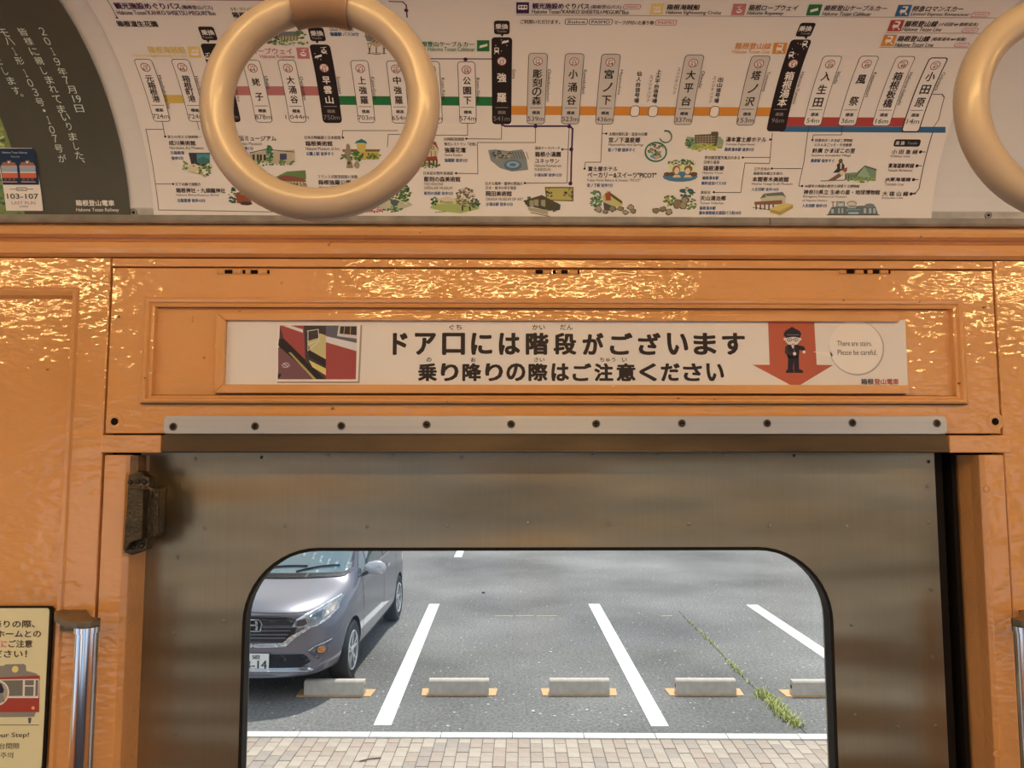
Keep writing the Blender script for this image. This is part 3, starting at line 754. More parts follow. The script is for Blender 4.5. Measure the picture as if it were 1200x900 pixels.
# ================================================================= gap notice, lower left
GY_ = YW-.003
gz0, gz1 = Zp(899, GY_), Zp(711, GY_); gx1 = Xp(54, 800, GY_)
gx0 = gx1-.135
gs = thing('gap_notice', 'cream platform gap notice with a red tram in a black frame', 'sign', ((gx0+gx1)/2, GY_, gz0))
MB().prism(rr(gx0-.004, gx1+.003, gz0-.002, gz1+.002, .004, 3), GY_+.0002, YW+.001).build('border', RUBBER, gs)
MB().prism(rr(gx0, gx1, gz0, gz1, .004, 3), GY_-.001, GY_+.002).build('plate', plain('cream sheet', obs((204, 170, 112)), .4), gs)
P = Print(Flat(GY_-.001), gs); P.part('lettering')
T1 = (72, 48, 34)
P.T('乗り降りの際、', -32, 727, 41, 735.5, T1, .03); P.T('電車とホームとの', -36, 738.5, 48, 747, T1, .03)
P.T('隙間', -26, 750, 0, 758.5, (186, 82, 84), .03); P.T('に', 2, 751, 8, 758.5, (186, 82, 84), .03); P.T('ご注意', 10.5, 750, 38, 758.5, T1, .03)
P.T('ください！', -19, 762, 31.5, 770.5, T1, .03)
P.T('Mind Your Step!', -34, 858.5, 34, 865.5, (60, 42, 32), .012)
P.T('注意月台間隙', -26, 870.5, 23, 877.5, (90, 66, 46), .01); P.T('발밑 주의', -18, 881.5, 15.5, 888.5, (90, 66, 46), .01)
P.part('tram_picture')
GRY = (124, 104, 82)
P.poly([(-50, 793), (-44, 788), (-20, 787), (-17, 781), (5, 780), (6, 778.5), (28, 778), (30.5, 780), (30.5, 786), (42, 789), (47, 793), (47, 797), (-50, 797)], GRY, 1)
P.circ(18, 784.2, 3.9, (214, 164, 88), 3)
P.poly([(-52, 796), (46.5, 791.5), (46, 834.5), (-54, 834.5)], (148, 52, 34), 1.5)
P.poly([(-52, 797), (46, 795.5), (45.3, 818), (-53, 818)], (202, 176, 140), 2)
P.poly([(-50, 798), (27, 797), (26.5, 815.5), (-50, 816)], (104, 88, 68), 2.5); P.poly([(29.5, 797), (40, 797), (39.7, 803), (29.3, 803)], (104, 88, 68), 2.6)
P.poly([(29.3, 804.5), (39.6, 804.5), (39.2, 815.5), (29, 815.5)], (104, 88, 68), 2.6); P.poly([(42, 797), (45, 797), (44.5, 815.5), (41.5, 815.5)], (104, 88, 68), 2.6)
P.poly([(-52, 834.5), (42, 834.5), (40, 840), (-50, 841)], GRY, 1.6); P.circ(39, 829.5, 2, (212, 130, 90), 3)
P.poly([(33, 841), (37, 841), (36, 847.5), (33.5, 847.5)], (84, 66, 50), 1.4); P.line([(-54, 849.5), (45.5, 849.5)], .8, (96, 76, 56), 1.6)
P.circ(-4, 812, 15, (204, 176, 140), 3.2, n=30); P.circ(-4, 812, 13.2, (150, 124, 92), 3.6, n=30)
P.poly([(-8, 800), (2, 801), (5, 808), (4, 812), (-8, 812)], (40, 34, 40), 4); P.poly([(-8, 812), (3, 812), (6, 822), (-10, 824)], (126, 104, 80), 4.2)
# ================================================================= posters in the cove
cv = Cove()
RL = CR-.0012                              # aluminium rail over the liner
b_al = cv.px(600, 258)[1]; b_r1 = cv.px(600, 246.5)[1]
rail = thing('poster_rail', 'slim aluminium poster rail with screws under the coved posters', 'rail', (0, .94, CZ+.04))
cove_sheet('rail_strip', ALUT, XL, XR, b_al-.006, b_r1, RL, .001, rail)
for (u, v) in ((157.2, 249), (1157.3, 252.3), (1157+1000, 262)):
    a, b = cv.px(u, v)
    if a > XR: continue
    th = b/CR; c = (a, CY+RL*math.cos(th), CZ+RL*math.sin(th)); M = Matrix.Translation(c) @ Matrix.Rotation(th, 4, 'X')
    mb = MB(); mb.lathe([(.0048, .0003), (.0046, -.0008), (.0040, -.0012), (.0036, -.0004), (.0001, -.0004)], n=16, axis='y'); mb.v = [tuple(M @ Vector(p)) for p in mb.v]
    s_ = mb.build('screw', SCREWR, rail, smooth=True)
    mb = MB(); mb.lathe([(.0018, -.0009), (.0001, -.0009)], n=8, axis='y'); mb.v = [tuple(M @ Vector(p)) for p in mb.v]
    q = mb.build('screw_socket', GAP, rail, recalc=False); q.parent = s_; q.location = (0, 0, 0)
# a thin lip above the rail where no poster covers it
a0 = cv.px(1088, 245)[0]
cove_sheet('rail_lip', ALU, a0, XR, b_r1, b_r1+.0012, CR-.0022, .002, rail)
cove_sheet('rail_lip', ALU, cv.px(153.5, 245)[0], cv.px(178.5, 245)[0], b_r1, b_r1+.001, CR-.002, .0018, rail)

RP = CR-.0030
ps = Cove(RP)
def poster(name, label, a0, a1, b0, b1, mat, R):
    o = cove_sheet(name, mat, a0, a1, b0, b1, R, .0006)
    o['base'] = (0, 0, 0); return tag(o, label, 'poster')
ma0, ma1 = ps.px(175, 202)[0], ps.px(1097, 211)[0]
mb0 = ps.px(630, 256)[1]; mtop = ps.px(600, 0)[1]+.012
MP = poster('route_map_poster', 'wide white railway route map poster with coloured lines and station boxes', ma0, ma1, mb0, mtop, SHEETW, RP)
P = Print(ps, MP); P.tone = (.96, .93, .80)
K = (48, 32, 26); W_ = (205, 172, 142); VI = (56, 26, 48); BL = (40, 62, 92)
OR_, RD_, BU, GN, PK, YE = (184, 104, 36), (148, 50, 38), (50, 78, 100), (34, 84, 44), (156, 84, 70), (180, 132, 56)
GOLD, PINK = (196, 148, 74), (164, 88, 78)
P.part('route_band')
def band(x0, x1, y0, y1, c, y0b=None, y1b=None): P.poly([(x0, y0), (x1, y0b or y0), (x1, y1b or y1), (x0, y1)], c, 1)
band(186, 262, 111.2, 121, YE); band(262, 384, 101, 111.5, PK, 101.2, 111.8); band(384, 590, 112.3, 122.7, GN, 113.5, 124)
band(590, 915, 124, 134.5, OR_, 126, 136.3); band(914, 1078, 137, 148, RD_, 138, 148.3); band(914, 1108, 148, 154.5, BU, 148.6, 155.6)
P.part('connecting_line')
L = (62, 46, 36)
for pts in ([(190, 142), (193.5, 160)], [(191, 151.5), (171, 151.5), (177, 182), (182, 215.5), (186, 246), (330, 248.5)], [(182, 215.5), (203, 215.5)], [(231, 143), (233.5, 152)],
            [(401, 161), (401.5, 153), (466, 153)], [(454, 172), (455, 157.5), (470, 157.5)], [(508, 144), (508, 154)], [(548, 145), (548, 158.5), (500, 158.5)],
            [(588, 146), (587.5, 163), (547, 162.5)], [(627.5, 149), (627.3, 167), (559.5, 167), (560, 203.5), (534, 203)], [(667, 149), (664.5, 214.5), (614, 214.5)],
            [(706, 146), (704, 190), (686, 190), (685, 197)], [(706, 156.5), (710, 156.5)], [(126, 0), (137, 20)],
            [(905, 156), (902, 189), (901.5, 191.5), (873, 191), (868, 225.5), (836, 225.5)], [(905, 163.5), (902, 163.5)], [(902, 184.5), (870, 184.5)],
            [(948, 148), (942, 190), (936, 218), (939, 218)], [(939, 197.5), (904, 197.5)], [(987, 148), (986, 158), (953, 158), (952, 164)]):
    P.line(pts, .75, L, 1.3)
P.line([(588, 146), (592, 147.8), (668, 147.8), (671, 151), (669, 214)], 2, VI, 1.5)
P.line([(505, 68.8), (580, 69)], 1.2, VI, 1.5); P.line([(456, 1.5), (472, 2), (476, 6), (477, 20)], 1.3, VI, 1.5); P.circ(476, 12, 2.5, VI, 1.7)
P.circ(545.5, 69.5, 2.5, VI, 1.7); P.line([(186, -.5), (330, .5)], 1, (110, 50, 50), 1.4)
for x, y in ((627.5, 147.7), (667, 148), (669.5, 175), (668.5, 215)): P.circ(x, y, 2.4, VI, 1.8)
for x, y in ((137.2, 20.7), (193.7, 160), (203, 215.7), (402, 161.2), (546.5, 162.5), (534.5, 203), (615, 214.5), (685, 197.5), (710.5, 156.5), (659, 175), (836.5, 225.2),
             (870.5, 184.6), (902.5, 163.5), (904.5, 197.5), (940, 218), (952, 164)): P.circ(x, y, 1.3, K, 1.8)
P.line([(669, 175), (660, 175)], .7, L, 1.3)
P.line([(1093, 110.5), (1104, 110.5), (1106.5, 114), (1100, 140), (1094, 149)], .9, L, 1.3)
P.line([(1093, 155), (1077, 221), (1073, 226), (1068, 227)], 1.1, K, 1.3)
for x, y in ((1078.7, 178), (1074.5, 194.3), (1070.5, 210.5), (1067.5, 227.3)): P.circ(x, y, 1.9, K, 1.8); P.line([(x, y), (x+5.5, y)], .9, K, 1.5)
# ---- station boxes
P.part('station_box')
ST = [  # column at row 106, top, bottom, style, number, name, from, to, height, romaji, r0, r1
 (180, 69, 142.5, 'w', '67', '元箱根港', 88, 119.5, '724m', 'Motohakone-ko', 88, 127),
 (222.3, 69, 142.5, 'w', '66', '箱根町港', 88, 119.5, '724m', 'Hakonemachi-ko', 89, 127),
 (263, 51, 143, 'k', '65', '桃源台', 88, 120, '741m', 'Togendai-ko', 89, 119),
 (302.5, 70, 143.5, 'w', '64', '姥子', 87, 122, '878m', 'Ubako', 89, 104),
 (343, 70, 143.5, 'w', '63', '大涌谷', 88, 122, '1,044m', 'Owakudani', 89.5, 117),
 (384.5, 52, 144, 'k', '62', '早雲山', 88, 122.5, '750m', 'Sounzan', 89.5, 110),
 (425.7, 70.5, 144, 'w', '61', '上強羅', 88, 123, '703m', 'Kami-Gora', 90, 116),
 (466.5, 71, 144.5, 'w', '60', '中強羅', 88, 123, '654m', 'Naka-Gora', 90, 116),
 (506.8, 71.5, 144.6, 'w', '59', '公園上', 88, 123, '611m', 'Koen-Kami', 91, 117),
 (547.5, 72, 144.8, 'w', '58', '公園下', 88.5, 123.5, '574m', 'Koen-Shimo', 91, 120),
 (588, 43.5, 145.5, 'k', '57', '強羅', 79, 126, '541m', 'Gora', 81, 92),
 (629, 62, 145.5, 'g', '56', '彫刻の森', 81, 123, '539m', 'Chokokunomori', 81, 119),
 (670.3, 62.3, 145.5, 'g', '55', '小涌谷', 79, 125, '523m', 'Kowakidani', 81.5, 109.5),
 (711.5, 63, 145.7, 'g', '54', '宮ノ下', 79, 125, '436m', 'Miyanoshita', 81.5, 111),
 (806, 64, 146.3, 'g', '53', '大平台', 80, 126, '337m', 'Ohiradai', 83, 103),
 (881.3, 65, 147, 'g', '52', '塔ノ沢', 80.5, 126.5, '153m', 'Tonosawa', 83.5, 107),
 (920, 46, 154, 'k', '51', '箱根湯本', 83.5, 125, '96m', 'Hakone-Yumoto', 84, 122),
 (962.3, 65.2, 147.5, 'w', '50', '入生田', 81.5, 127.5, '54m', 'Iriuda', 84, 98),
 (1004, 65.2, 147.5, 'w', '49', '風祭', 80, 131, '36m', 'Kazamatsuri', 84.5, 113.5),
 (1045.3, 65.5, 147.8, 'w', '48', '箱根板橋', 84, 126, '16m', 'Hakone-Itabashi', 84.5, 123),
 (1083, 67, 155, 'b', '47', '小田原', 82, 127.5, '14m', 'Odawara', 84.5, 106)]
def colx(s, y):
    """pixel column at row y of the upright through column s at row 106"""
    a = ps.px(s, 106)[0]; lo, hi = s-60, s+60
    for _ in range(30):
        m = (lo+hi)/2
        if ps.px(m, y)[0] < a: lo = m
        else: hi = m
    return (lo+hi)/2
for (s, t, b, sty, no, nm, n0, n1, ht, ro, r0, r1) in ST:
    P.part('station_box')
    w = 20.6 if s < 600 else 22
    if sty == 'k': w = 23
    edge = (62, 44, 34); inn = {'w': (200, 166, 136), 'k': (36, 24, 20), 'g': (176, 146, 118), 'b': (200, 166, 136)}[sty]
    P.rrect(s, 106, w, t, b, 4, (36, 24, 20) if sty in 'kb' else edge, 2)
    if sty != 'k': P.rrect(s, 106, w, t, b, 4, inn, 2.5, grow=-1.3 if sty == 'b' else -.75)
    tc2 = (206, 174, 144) if sty == 'k' else (44, 30, 24)
    cyy = {'k': 79.5 if s < 400 else (71.5 if s < 600 else 74.5)}.get(sty, t+9.7)
    cx = colx(s, cyy)
    P.circ(cx, cyy, 5.7, (150, 58, 50), 3); P.circ(cx, cyy, 4.7, (208, 176, 148), 3.4)
    P.T('OH', cx-2.6, cyy-3.2, cx+2.6, cyy-.9, (60, 40, 34), .02, 4); P.T(no, cx-3, cyy-.4, cx+3, cyy+3.6, (60, 40, 34), .02, 4)
    big = 8.8 if s < 560 else 10.5
    P.V(nm, colx(s, n0), n0, colx(s, n1), n1, big, tc2, .028, fill=.95, layer=4)
    dv = 123.2+(s-180)*.0066; x = colx(s, dv)
    P.line([(x-7.3, dv), (x+7.3, dv)], .6, tc2 if sty != 'k' else (140, 116, 94), 4)
    x = colx(s, dv+5.8); P.T('標高', x-4.6, dv+3.7, x+4.6, dv+7.7, tc2 if sty != 'k' else (120, 96, 78), .03, 4)
    x = colx(s, dv+12.8); nw = len(ht)*2.05+1.4
    P.T(ht, x-nw, dv+10.2, x+nw-.4, dv+15.6, tc2 if sty != 'k' else (120, 96, 78), .004, 4)
    P.part('romaji') if False else None
    xo = w/2+2.6
    P.Rv(ro, colx(s+xo, r0), r0, colx(s+xo, r1), r1, 3.9, (44, 30, 24), .004, layer=4)
for x, y in ((744, 130.2), (765.3, 130.3), (837.2, 130.8)):
    P.part('signal_station_mark')
    P.rrect(x, y, 11.4, y-6.7, y+6.7, 4.5, (70, 50, 40), 2); P.rrect(x, y, 11.4, y-6.7, y+6.7, 4.5, (206, 174, 146), 2.5, grow=-.8)
P.part('lettering')
P.V('仙人台信号場', 749.5, 83, 745.5, 121, 5.6, K, .03); P.V('上大平台信号場', 772.5, 81, 766.5, 121, 5.6, K, .03)
P.V('出山信号場', 845, 90, 839, 121, 5.6, K, .03)
for a_ in ((763.5, 88, 759, 120), (796, 79, 789.5, 111), (837.5, 89, 832, 121)): P.V('スイッチバック', a_[0], a_[1], a_[2], a_[3], 3.8, (70, 50, 42), .005)
# transfer bubbles
def bubble(s, t, b, tip):
    P.part('transfer_mark')
    xm = colx(s, (t+b)/2)
    P.rrect(xm, (t+b)/2, 18.3, t, b, 3, (36, 24, 20), 2); P.poly([(xm-2, b-.3), (xm+2.4, b-.3), (xm+.6, tip)], (36, 24, 20), 2)
    P.T('乗換', xm-7.4, t+3.6, xm+7.2, t+9.8, (196, 164, 136), .03, 4); P.T('Transfer', xm-6, t+11, xm+6.2, t+13.6, (150, 124, 100), .0, 4)
bubble(264.5, 31, 47, 50); bubble(384.3, 32, 48, 51); bubble(588, 24, 40, 43); bubble(920, 26.5, 42.7, 46)
def tram_icon(x, y, k, c, d):
    P.rrect(x, y, 6*k, y-4*k, y+2.4*k, 1.3*k, c, 4); P.poly([(x-2*k, y-2.8*k), (x+2*k, y-2.8*k), (x+2*k, y-.6*k), (x-2*k, y-.6*k)], d, 4.5)
    P.line([(x-2*k, y+2.6*k), (x-3*k, y+4.2*k)], .8*k, c, 4); P.line([(x+2*k, y+2.6*k), (x+3*k, y+4.2*k)], .8*k, c, 4)
def arcs(x, y, r):
    for i in range(12):
        if i in (1, 2, 7, 8): continue
        t = 2*PI*i/12; P.circ(x+r*math.cos(t), y+r*math.sin(t), .55, (200, 170, 142), 4)
def cable_icon(x, y, k, c): P.poly([(x-4.5*k, y+2.3*k), (x-4.2*k, y-.6*k), (x+4.4*k, y-2.9*k), (x+4.5*k, y)], c, 4)
def rope_icon(x, y, k, c, d):
    P.line([(x-2.5*k, y-3.7*k), (x+3*k, y-4.6*k)], .7*k, c, 4); P.line([(x+.3*k, y-4*k), (x+.3*k, y-1*k)], .7*k, c, 4)
    P.circ(x, y+1.2*k, 3.5*k, c, 4, ry=2.9*k); P.poly([(x-2.4*k, y-.2*k), (x+2.4*k, y-.2*k), (x+2.2*k, y+1.3*k), (x-2.2*k, y+1.3*k)], d, 4.4)
def ship_icon(x, y, k, c, d):
    P.poly([(x-5*k, y+.8*k), (x+5*k, y+.8*k), (x+3.6*k, y+3.6*k), (x-3.6*k, y+3.6*k)], c, 4)
    for dx in (-2.6, 0, 2.6): P.poly([(x+dx*k-1*k, y-3.4*k), (x+dx*k+1*k, y-3*k), (x+dx*k+1*k, y), (x+dx*k-1*k, y)], c, 4)
WI = (208, 176, 146); KK = (36, 24, 20)
P.part('pictogram')
P.part('pictogram'); tram_icon(943, 51, .9, WI, KK); tram_icon(927, 64, .9, WI, KK); arcs(935, 57, 6.5)
P.part('pictogram'); tram_icon(582, 59, .9, WI, KK); cable_icon(592, 49, .9, WI); arcs(587.5, 53, 6.5)
P.part('pictogram'); rope_icon(379.5, 59, .9, WI, KK); cable_icon(373, 66, .9, WI); arcs(376, 62.5, 7)
P.part('pictogram'); rope_icon(243, 66, .9, WI, KK); ship_icon(250, 76, .7, WI, KK); arcs(246, 70, 6)
def slab(x0, y0, x1, y1, c, sk): P.part('pictogram'); P.poly([(x0+sk, y0), (x1+sk, y0), (x1-sk*0, y1), (x0, y1)], c, 2)
slab(605, 2.4, 620, 15.6, VI, 0); P.rrect(612.5, 9, 11, 5.5, 11, 1.2, WI, 4)
for dx in (-3.3, 0, 3.3): P.poly([(611.5+dx, 6.8), (613.9+dx, 6.8), (613.9+dx, 8.8), (611.5+dx, 8.8)], VI, 4.4)
P.circ(609.5, 11.2, 1, VI, 4.5); P.circ(616, 11.2, 1, VI, 4.5)
slab(761.5, 3.8, 776.2, 16.8, GOLD, 2); ship_icon(770, 10.6, 1.05, WI, GOLD)
slab(856.5, 4.2, 872, 17.6, PINK, 3); rope_icon(866, 11.5, 1.0, WI, PINK)
slab(944.3, 5, 960, 18, GN, 4); cable_icon(954, 11.8, 1.05, WI)
slab(1048.3, 5.5, 1064.5, 19, BU, 4.6); tram_icon(1058.7, 11.7, 1.2, WI, BU)
slab(1039.5, 23.3, 1055.5, 36.5, RD_, 4.6); tram_icon(1050, 29.3, 1.2, WI, RD_)
slab(1031.8, 40.5, 1046.7, 53.8, OR_, 4.6); tram_icon(1041.5, 46.5, 1.2, WI, OR_)
slab(904.7, 50, 920.3, 63, OR_, 2.4); tram_icon(913.5, 56, 1.2, WI, OR_)
slab(559, 47, 573.5, 60, GN, 0); cable_icon(566.5, 53.8, 1.05, WI)
slab(349, 55.5, 363.4, 68.7, PINK, -2); rope_icon(355.5, 62, 1.0, WI, PINK)
slab(222.3, 54.3, 236.5, 67.5, GOLD, -3); ship_icon(228.5, 61, 1.05, WI, GOLD)
P.part('rule')
P.line([(605, 17.3), (1185, 21)], .7, (120, 92, 70), 1.5); P.line([(1038.5, 38.3), (1148, 39)], .7, (120, 92, 70), 1.5); P.line([(1030.5, 55.3), (1140, 56)], .7, (120, 92, 70), 1.5)
P.part('lettering')
T = P.T
T('観光施設めぐりバス', 134.5, 3, 211, 10.5, VI, .03); T('(箱根登山バス)', 213, 6, 249, 11.3, VI, .02); T('Hakone Tozan"KANKO SHISETSU-MEGURI"Bus', 137.5, 12, 252, 17.3, VI, .014)
T('箱根湿生花園', 137.2, 24.3, 184, 31, K, .032); T('ルネ・ラリック美術館', 270, 8.2, 306, 12.4, K, .01); T('箱根', 272.5, 14, 288, 20.5, K, .03)
T('箱根海賊船', 173.5, 54.3, 217, 62.2, (190, 142, 70), .03); T('Hakone Sightseeing Cruise', 156.5, 63, 219.3, 67.6, (190, 142, 70), .006)
T('箱根ロープウェイ', 276, 56, 342.3, 63.2, (160, 76, 78), .022); T('Hakone Ropeway', 305, 63.8, 345.5, 69.4, (160, 76, 78), .01)
T('箱根ヴェネチアンガラスの森', 385, 22, 420, 26.5, K, .02); T('Hakone Venetian', 385, 27.5, 418, 31.5, K, .006); T('Glass Museum', 386, 32.2, 414, 36, K, .006); T('強羅駅', 387, 37.6, 400.5, 42, BL, .04); T('バス20分', 402, 37.6, 420.5, 42, BL, .02)
T('箱根登山ケーブルカー', 487, 48.5, 555.5, 54.4, (34, 84, 48), .022); T('Hakone Tozan Cablecar', 501.5, 55, 556.5, 59.8, (34, 84, 48), .012)
T('観光施設めぐりバス', 624, 3.5, 690.5, 10.3, VI, .03); T('(箱根登山バス)', 692.5, 5.5, 728, 10.8, VI, .018); T('Hakone Tozan"KANKO SHISETSU-MEGURI"Bus', 623.5, 11.2, 737, 15.9, K, .016)
T('箱根海賊船', 781.5, 5, 820, 11.3, K, .03); T('Hakone Sightseeing Cruise', 780.3, 12.4, 845, 17.5, K, .012)
T('箱根ロープウェイ', 877.5, 5.5, 935, 12.3, K, .02); T('Hakone Ropeway', 875.5, 13, 918, 18.3, K, .012)
T('箱根登山ケーブルカー', 966, 6, 1039.5, 12.5, K, .02); T('Hakone Tozan Cablecar', 963.7, 13.7, 1021, 18.3, K, .012)
T('特急ロマンスカー', 1069.5, 6.8, 1129, 13.4, K, .02); T('Limited Express Romancecar', 1067, 14.6, 1136, 19.3, K, .012)
T('箱根登山線', 1060.5, 24.3, 1098.7, 31.2, K, .028); T('(小田原⇔箱根湯本)', 1100.5, 26, 1146, 31.2, K, .015); T('Hakone Tozan Line', 1057.5, 32, 1103.5, 36.4, K, .012)
T('箱根登山線', 1052, 41.8, 1089.5, 48.5, K, .028); T('(箱根湯本⇔強羅)', 1091.5, 43.5, 1132, 48.5, K, .015); T('Hakone Tozan Line', 1049, 50, 1094, 54.6, K, .012)
T('箱根登山線', 861.5, 50, 903.5, 57.3, (190, 112, 52), .028); T('Hakone Tozan Line', 858, 58.4, 902, 62.4, (190, 112, 52), .012)
T('ご利用いただけます。', 610, 22.8, 656.5, 27.8, K, .018); T('マークが付いた乗り物', 720, 23.8, 766, 28.8, K, .018)
def oval(x0, x1, y0, y1, t, c):
    P.part('card_mark')
    cx = (x0+x1)/2; P.rrect(cx, (y0+y1)/2, x1-x0, y0, y1, 2.4, c, 2); P.rrect(cx, (y0+y1)/2, x1-x0, y0, y1, 2.4, (198, 164, 134), 2.5, grow=-.8)
    T(t, x0+3, y0+1.9, x1-3, y1-1.9, c, .035)
oval(662, 688.7, 21.8, 28.8, 'Suica', (44, 34, 28)); oval(690.3, 717.7, 22, 29, 'PASMO', (44, 34, 28)); oval(768, 793, 23, 29.6, 'PASMO', (160, 56, 56))
oval(730.5, 750.8, 5, 10.7, 'PASMO', (160, 56, 56)); oval(1138.5, 1159, 14.2, 19.8, 'PASMO', (170, 80, 76)); oval(1127.5, 1146, 32.5, 38, 'PASMO', (170, 80, 76)); oval(1118.3, 1136, 50, 55, 'PASMO', (170, 80, 76))
# attractions
def att(lines):
    for t, x0, y0, x1, y1, kind in lines: T(t, x0, y0, x1, y1, BL if kind == 'b' else K, {'b': .03, 'h': .032, 's': .018, 'e': .004}[kind])
att([('富士の見える箱根随一', 196.5, 158.5, 236, 162, 's'), ('成川美術館', 198, 164.8, 229, 170.3, 'h'), ('Narukawa Art Museum', 199, 171.5, 238.5, 174.8, 'e'), ('元箱根港', 200, 177, 216, 181, 'b'), ('徒歩2分', 201, 183.2, 215, 187.3, 'b'),
 ('天下の険で運開き', 205.5, 214, 235, 218, 's'), ('箱根神社・九頭龍神社', 206.5, 220.5, 264, 226, 'h'), ('Hakone Shrine·Kuzuryu Shrine', 207, 227.3, 256.5, 230.5, 'e'), ('元箱根港 徒歩10分', 208, 232.8, 240.5, 237, 'b'),
 ('箱根駅伝ミュージアム', 261, 159, 323.5, 165, 'h'), ('Hakone Ekiden Museum', 262, 166.5, 307, 170, 'e'), ('箱根町港 徒歩1分', 264, 171.7, 297, 176, 'b'),
 ('日本古陶磁器と日本庭園', 357, 159, 399, 163, 's'), ('箱根美術館', 358, 165.3, 389.5, 171, 'h'), ('Hakone Museum of Art', 358.5, 172.3, 398, 176, 'e'), ('公園上駅 徒歩すぐ', 359, 178, 391, 182.3, 'b'),
 ('フランス式整型庭園と体験', 372.5, 205, 419, 209, 's'), ('箱根強羅公園', 373, 211, 411, 216.5, 'h'), ('Hakone Gora Park', 374, 218, 406, 221, 'e'),
 ('旧閑院宮別邸', 520.5, 161, 544, 164.8, 's'), ('懐石レストラン「花壇」', 520.7, 166.7, 558, 170.7, 's'), ('強羅花壇', 521, 172.8, 545.7, 178.7, 'h'), ('Gora Kadan', 521, 180, 541.5, 183, 'e'), ('強羅駅 徒歩3分', 521, 185.7, 548, 190, 'b'),
 ('日本初の野外美術館', 496.5, 201, 531, 205, 's'), ('彫刻の森美術館', 497, 207, 539.3, 213, 'h'), ('THE HAKONE', 497, 214, 519.3, 217.3, 'e'), ('OPEN-AIR MUSEUM', 497, 218.7, 530, 222, 'e'), ('彫刻の森駅 徒歩2分', 497, 224.5, 531, 228.5, 'b'),
 ('温泉テーマパーク', 626.7, 171.5, 656, 175.3, 's'), ('箱根小涌園', 627, 177.8, 657, 183.7, 'h'), ('ユネッサン', 627, 186, 655, 191.2, 'h'), ('Hakone Kowaki-en', 626.5, 192.3, 657.5, 195.8, 'e'), ('YUNESSUN', 626, 197, 645, 200.3, 'e'), ('小涌谷駅 徒歩15分', 626, 203, 658.3, 207, 'b'),
 ('巨大な風神・雷神の壁画と', 569, 213, 612.3, 217, 's'), ('日本・東洋の美を堪能', 569.5, 218.3, 605, 222, 's'), ('岡田美術館', 569.5, 224, 599.5, 230, 'h'), ('OKADA MUSEUM OF ART', 569.5, 231.7, 613, 235, 'e'), ('小涌谷駅 徒歩15分', 569.5, 237.3, 601, 241.5, 'b'),
 ('太閤の隠れ湯・温泉の古郷', 713.7, 155, 758.5, 159, 's'), ('宮ノ下温泉郷', 713.3, 161, 750, 167, 'h'), ('Miyanoshita Hot Springs', 713, 168, 754, 171.7, 'e'), ('宮ノ下駅 徒歩すぐ', 712.5, 173.5, 744, 177.7, 'b'),
 ('富士屋ホテル', 689.3, 195, 723.7, 200.5, 'h'), ('ベーカリー&スイーツ"PICOT"', 688.5, 202, 769, 208.3, 'h'), ('Fujiya Hotel Bakery & Sweets "PICOT"', 688.3, 209.5, 751.3, 213.5, 'e'), ('宮ノ下駅 徒歩7分', 688, 215, 718, 219.3, 'b'),
 ('湯本富士屋ホテル', 850.7, 160.5, 898, 166.3, 'h'), ('Yumoto Fujiya Hotel', 850, 167.7, 884, 171, 'e'), ('箱根湯本駅 徒歩3分', 849, 173, 883.5, 177.2, 'b'),
 ('貸切個室露天風呂のある', 825.5, 182.7, 867, 186.7, 's'), ('日帰り温泉', 825, 188, 843, 192, 's'), ('箱根湯寮', 824, 194.3, 848.5, 200, 'h'), ('Hakone Yuryo', 823.3, 201.3, 847, 204.3, 'e'), ('箱根湯本駅', 823, 206.5, 842, 210.5, 'b'), ('無料送迎バス3分', 822, 212.7, 851, 216.7, 'b'),
 ('源泉浴', 821, 223.7, 832.3, 227.3, 's'), ('天山湯治郷', 820.5, 229.5, 850.5, 235, 'h'), ('Tenzan Tohji-kyo', 820.3, 236.7, 848, 240, 'e'), ('箱根湯本駅', 819.7, 242, 838.5, 246, 'b'), ('湯本旅館組合巡回バス約10分', 819, 247.3, 868.5, 251.5, 'b'),
 ('江戸文化の', 883.5, 196, 902.3, 199.8, 's'), ('箱根寄木細工を展示', 883, 201.3, 917, 205, 's'), ('本間寄木美術館', 881.7, 207.3, 924, 213, 'h'), ('Honma Yosegi Craft Museum', 881, 214, 928.5, 217.5, 'e'), ('入生田駅 徒歩10分', 880.5, 220, 912.5, 223.7, 'b'),
 ('鈴廣本店・かまぼこ博物館', 955, 162.5, 999, 166.3, 's'), ('えれんなごっそ・千世倭樓', 954.3, 167.8, 998, 171.5, 's'), ('鈴廣 かまぼこの里', 952, 173.8, 1001.7, 179.3, 'h'), ('Suzuhiro Kamaboko Village', 951, 180.7, 997, 184, 'e'), ('風祭駅 徒歩すぐ', 950, 186.3, 977.5, 190.3, 'b'),
 ('46億年の地球の歴史を体感する博物館', 943, 216.3, 1007, 220, 's'), ('神奈川県立 生命の星・地球博物館', 941.7, 222.5, 1031, 228, 'h'), ('Kanagawa Prefectural Museum', 941, 229, 992, 232.3, 'e'), ('of Natural History', 940.3, 233.7, 969.3, 236.8, 'e'), ('入生田駅 徒歩3分', 940, 239, 969, 243, 'b'),
 ('小 田 急 線', 1045, 175.3, 1075.3, 180.5, 'h'), ('Odakyu Line', 1043.3, 181.5, 1066, 185, 'e'), ('東海道新幹線', 1041, 191.3, 1071, 196.8, 'h'), ('Tokaido Shinkansen', 1040, 198, 1069, 201, 'e'),
 ('JR東海道線', 1037, 208, 1067, 213.3, 'h'), ('Tokaido Line', 1036.7, 214.3, 1058.5, 217.5, 'e'), ('大 雄 山 線', 1034, 224.3, 1064.3, 229.7, 'h'), ('Daiyuzan Line', 1033.3, 230.7, 1058, 233.7, 'e')])
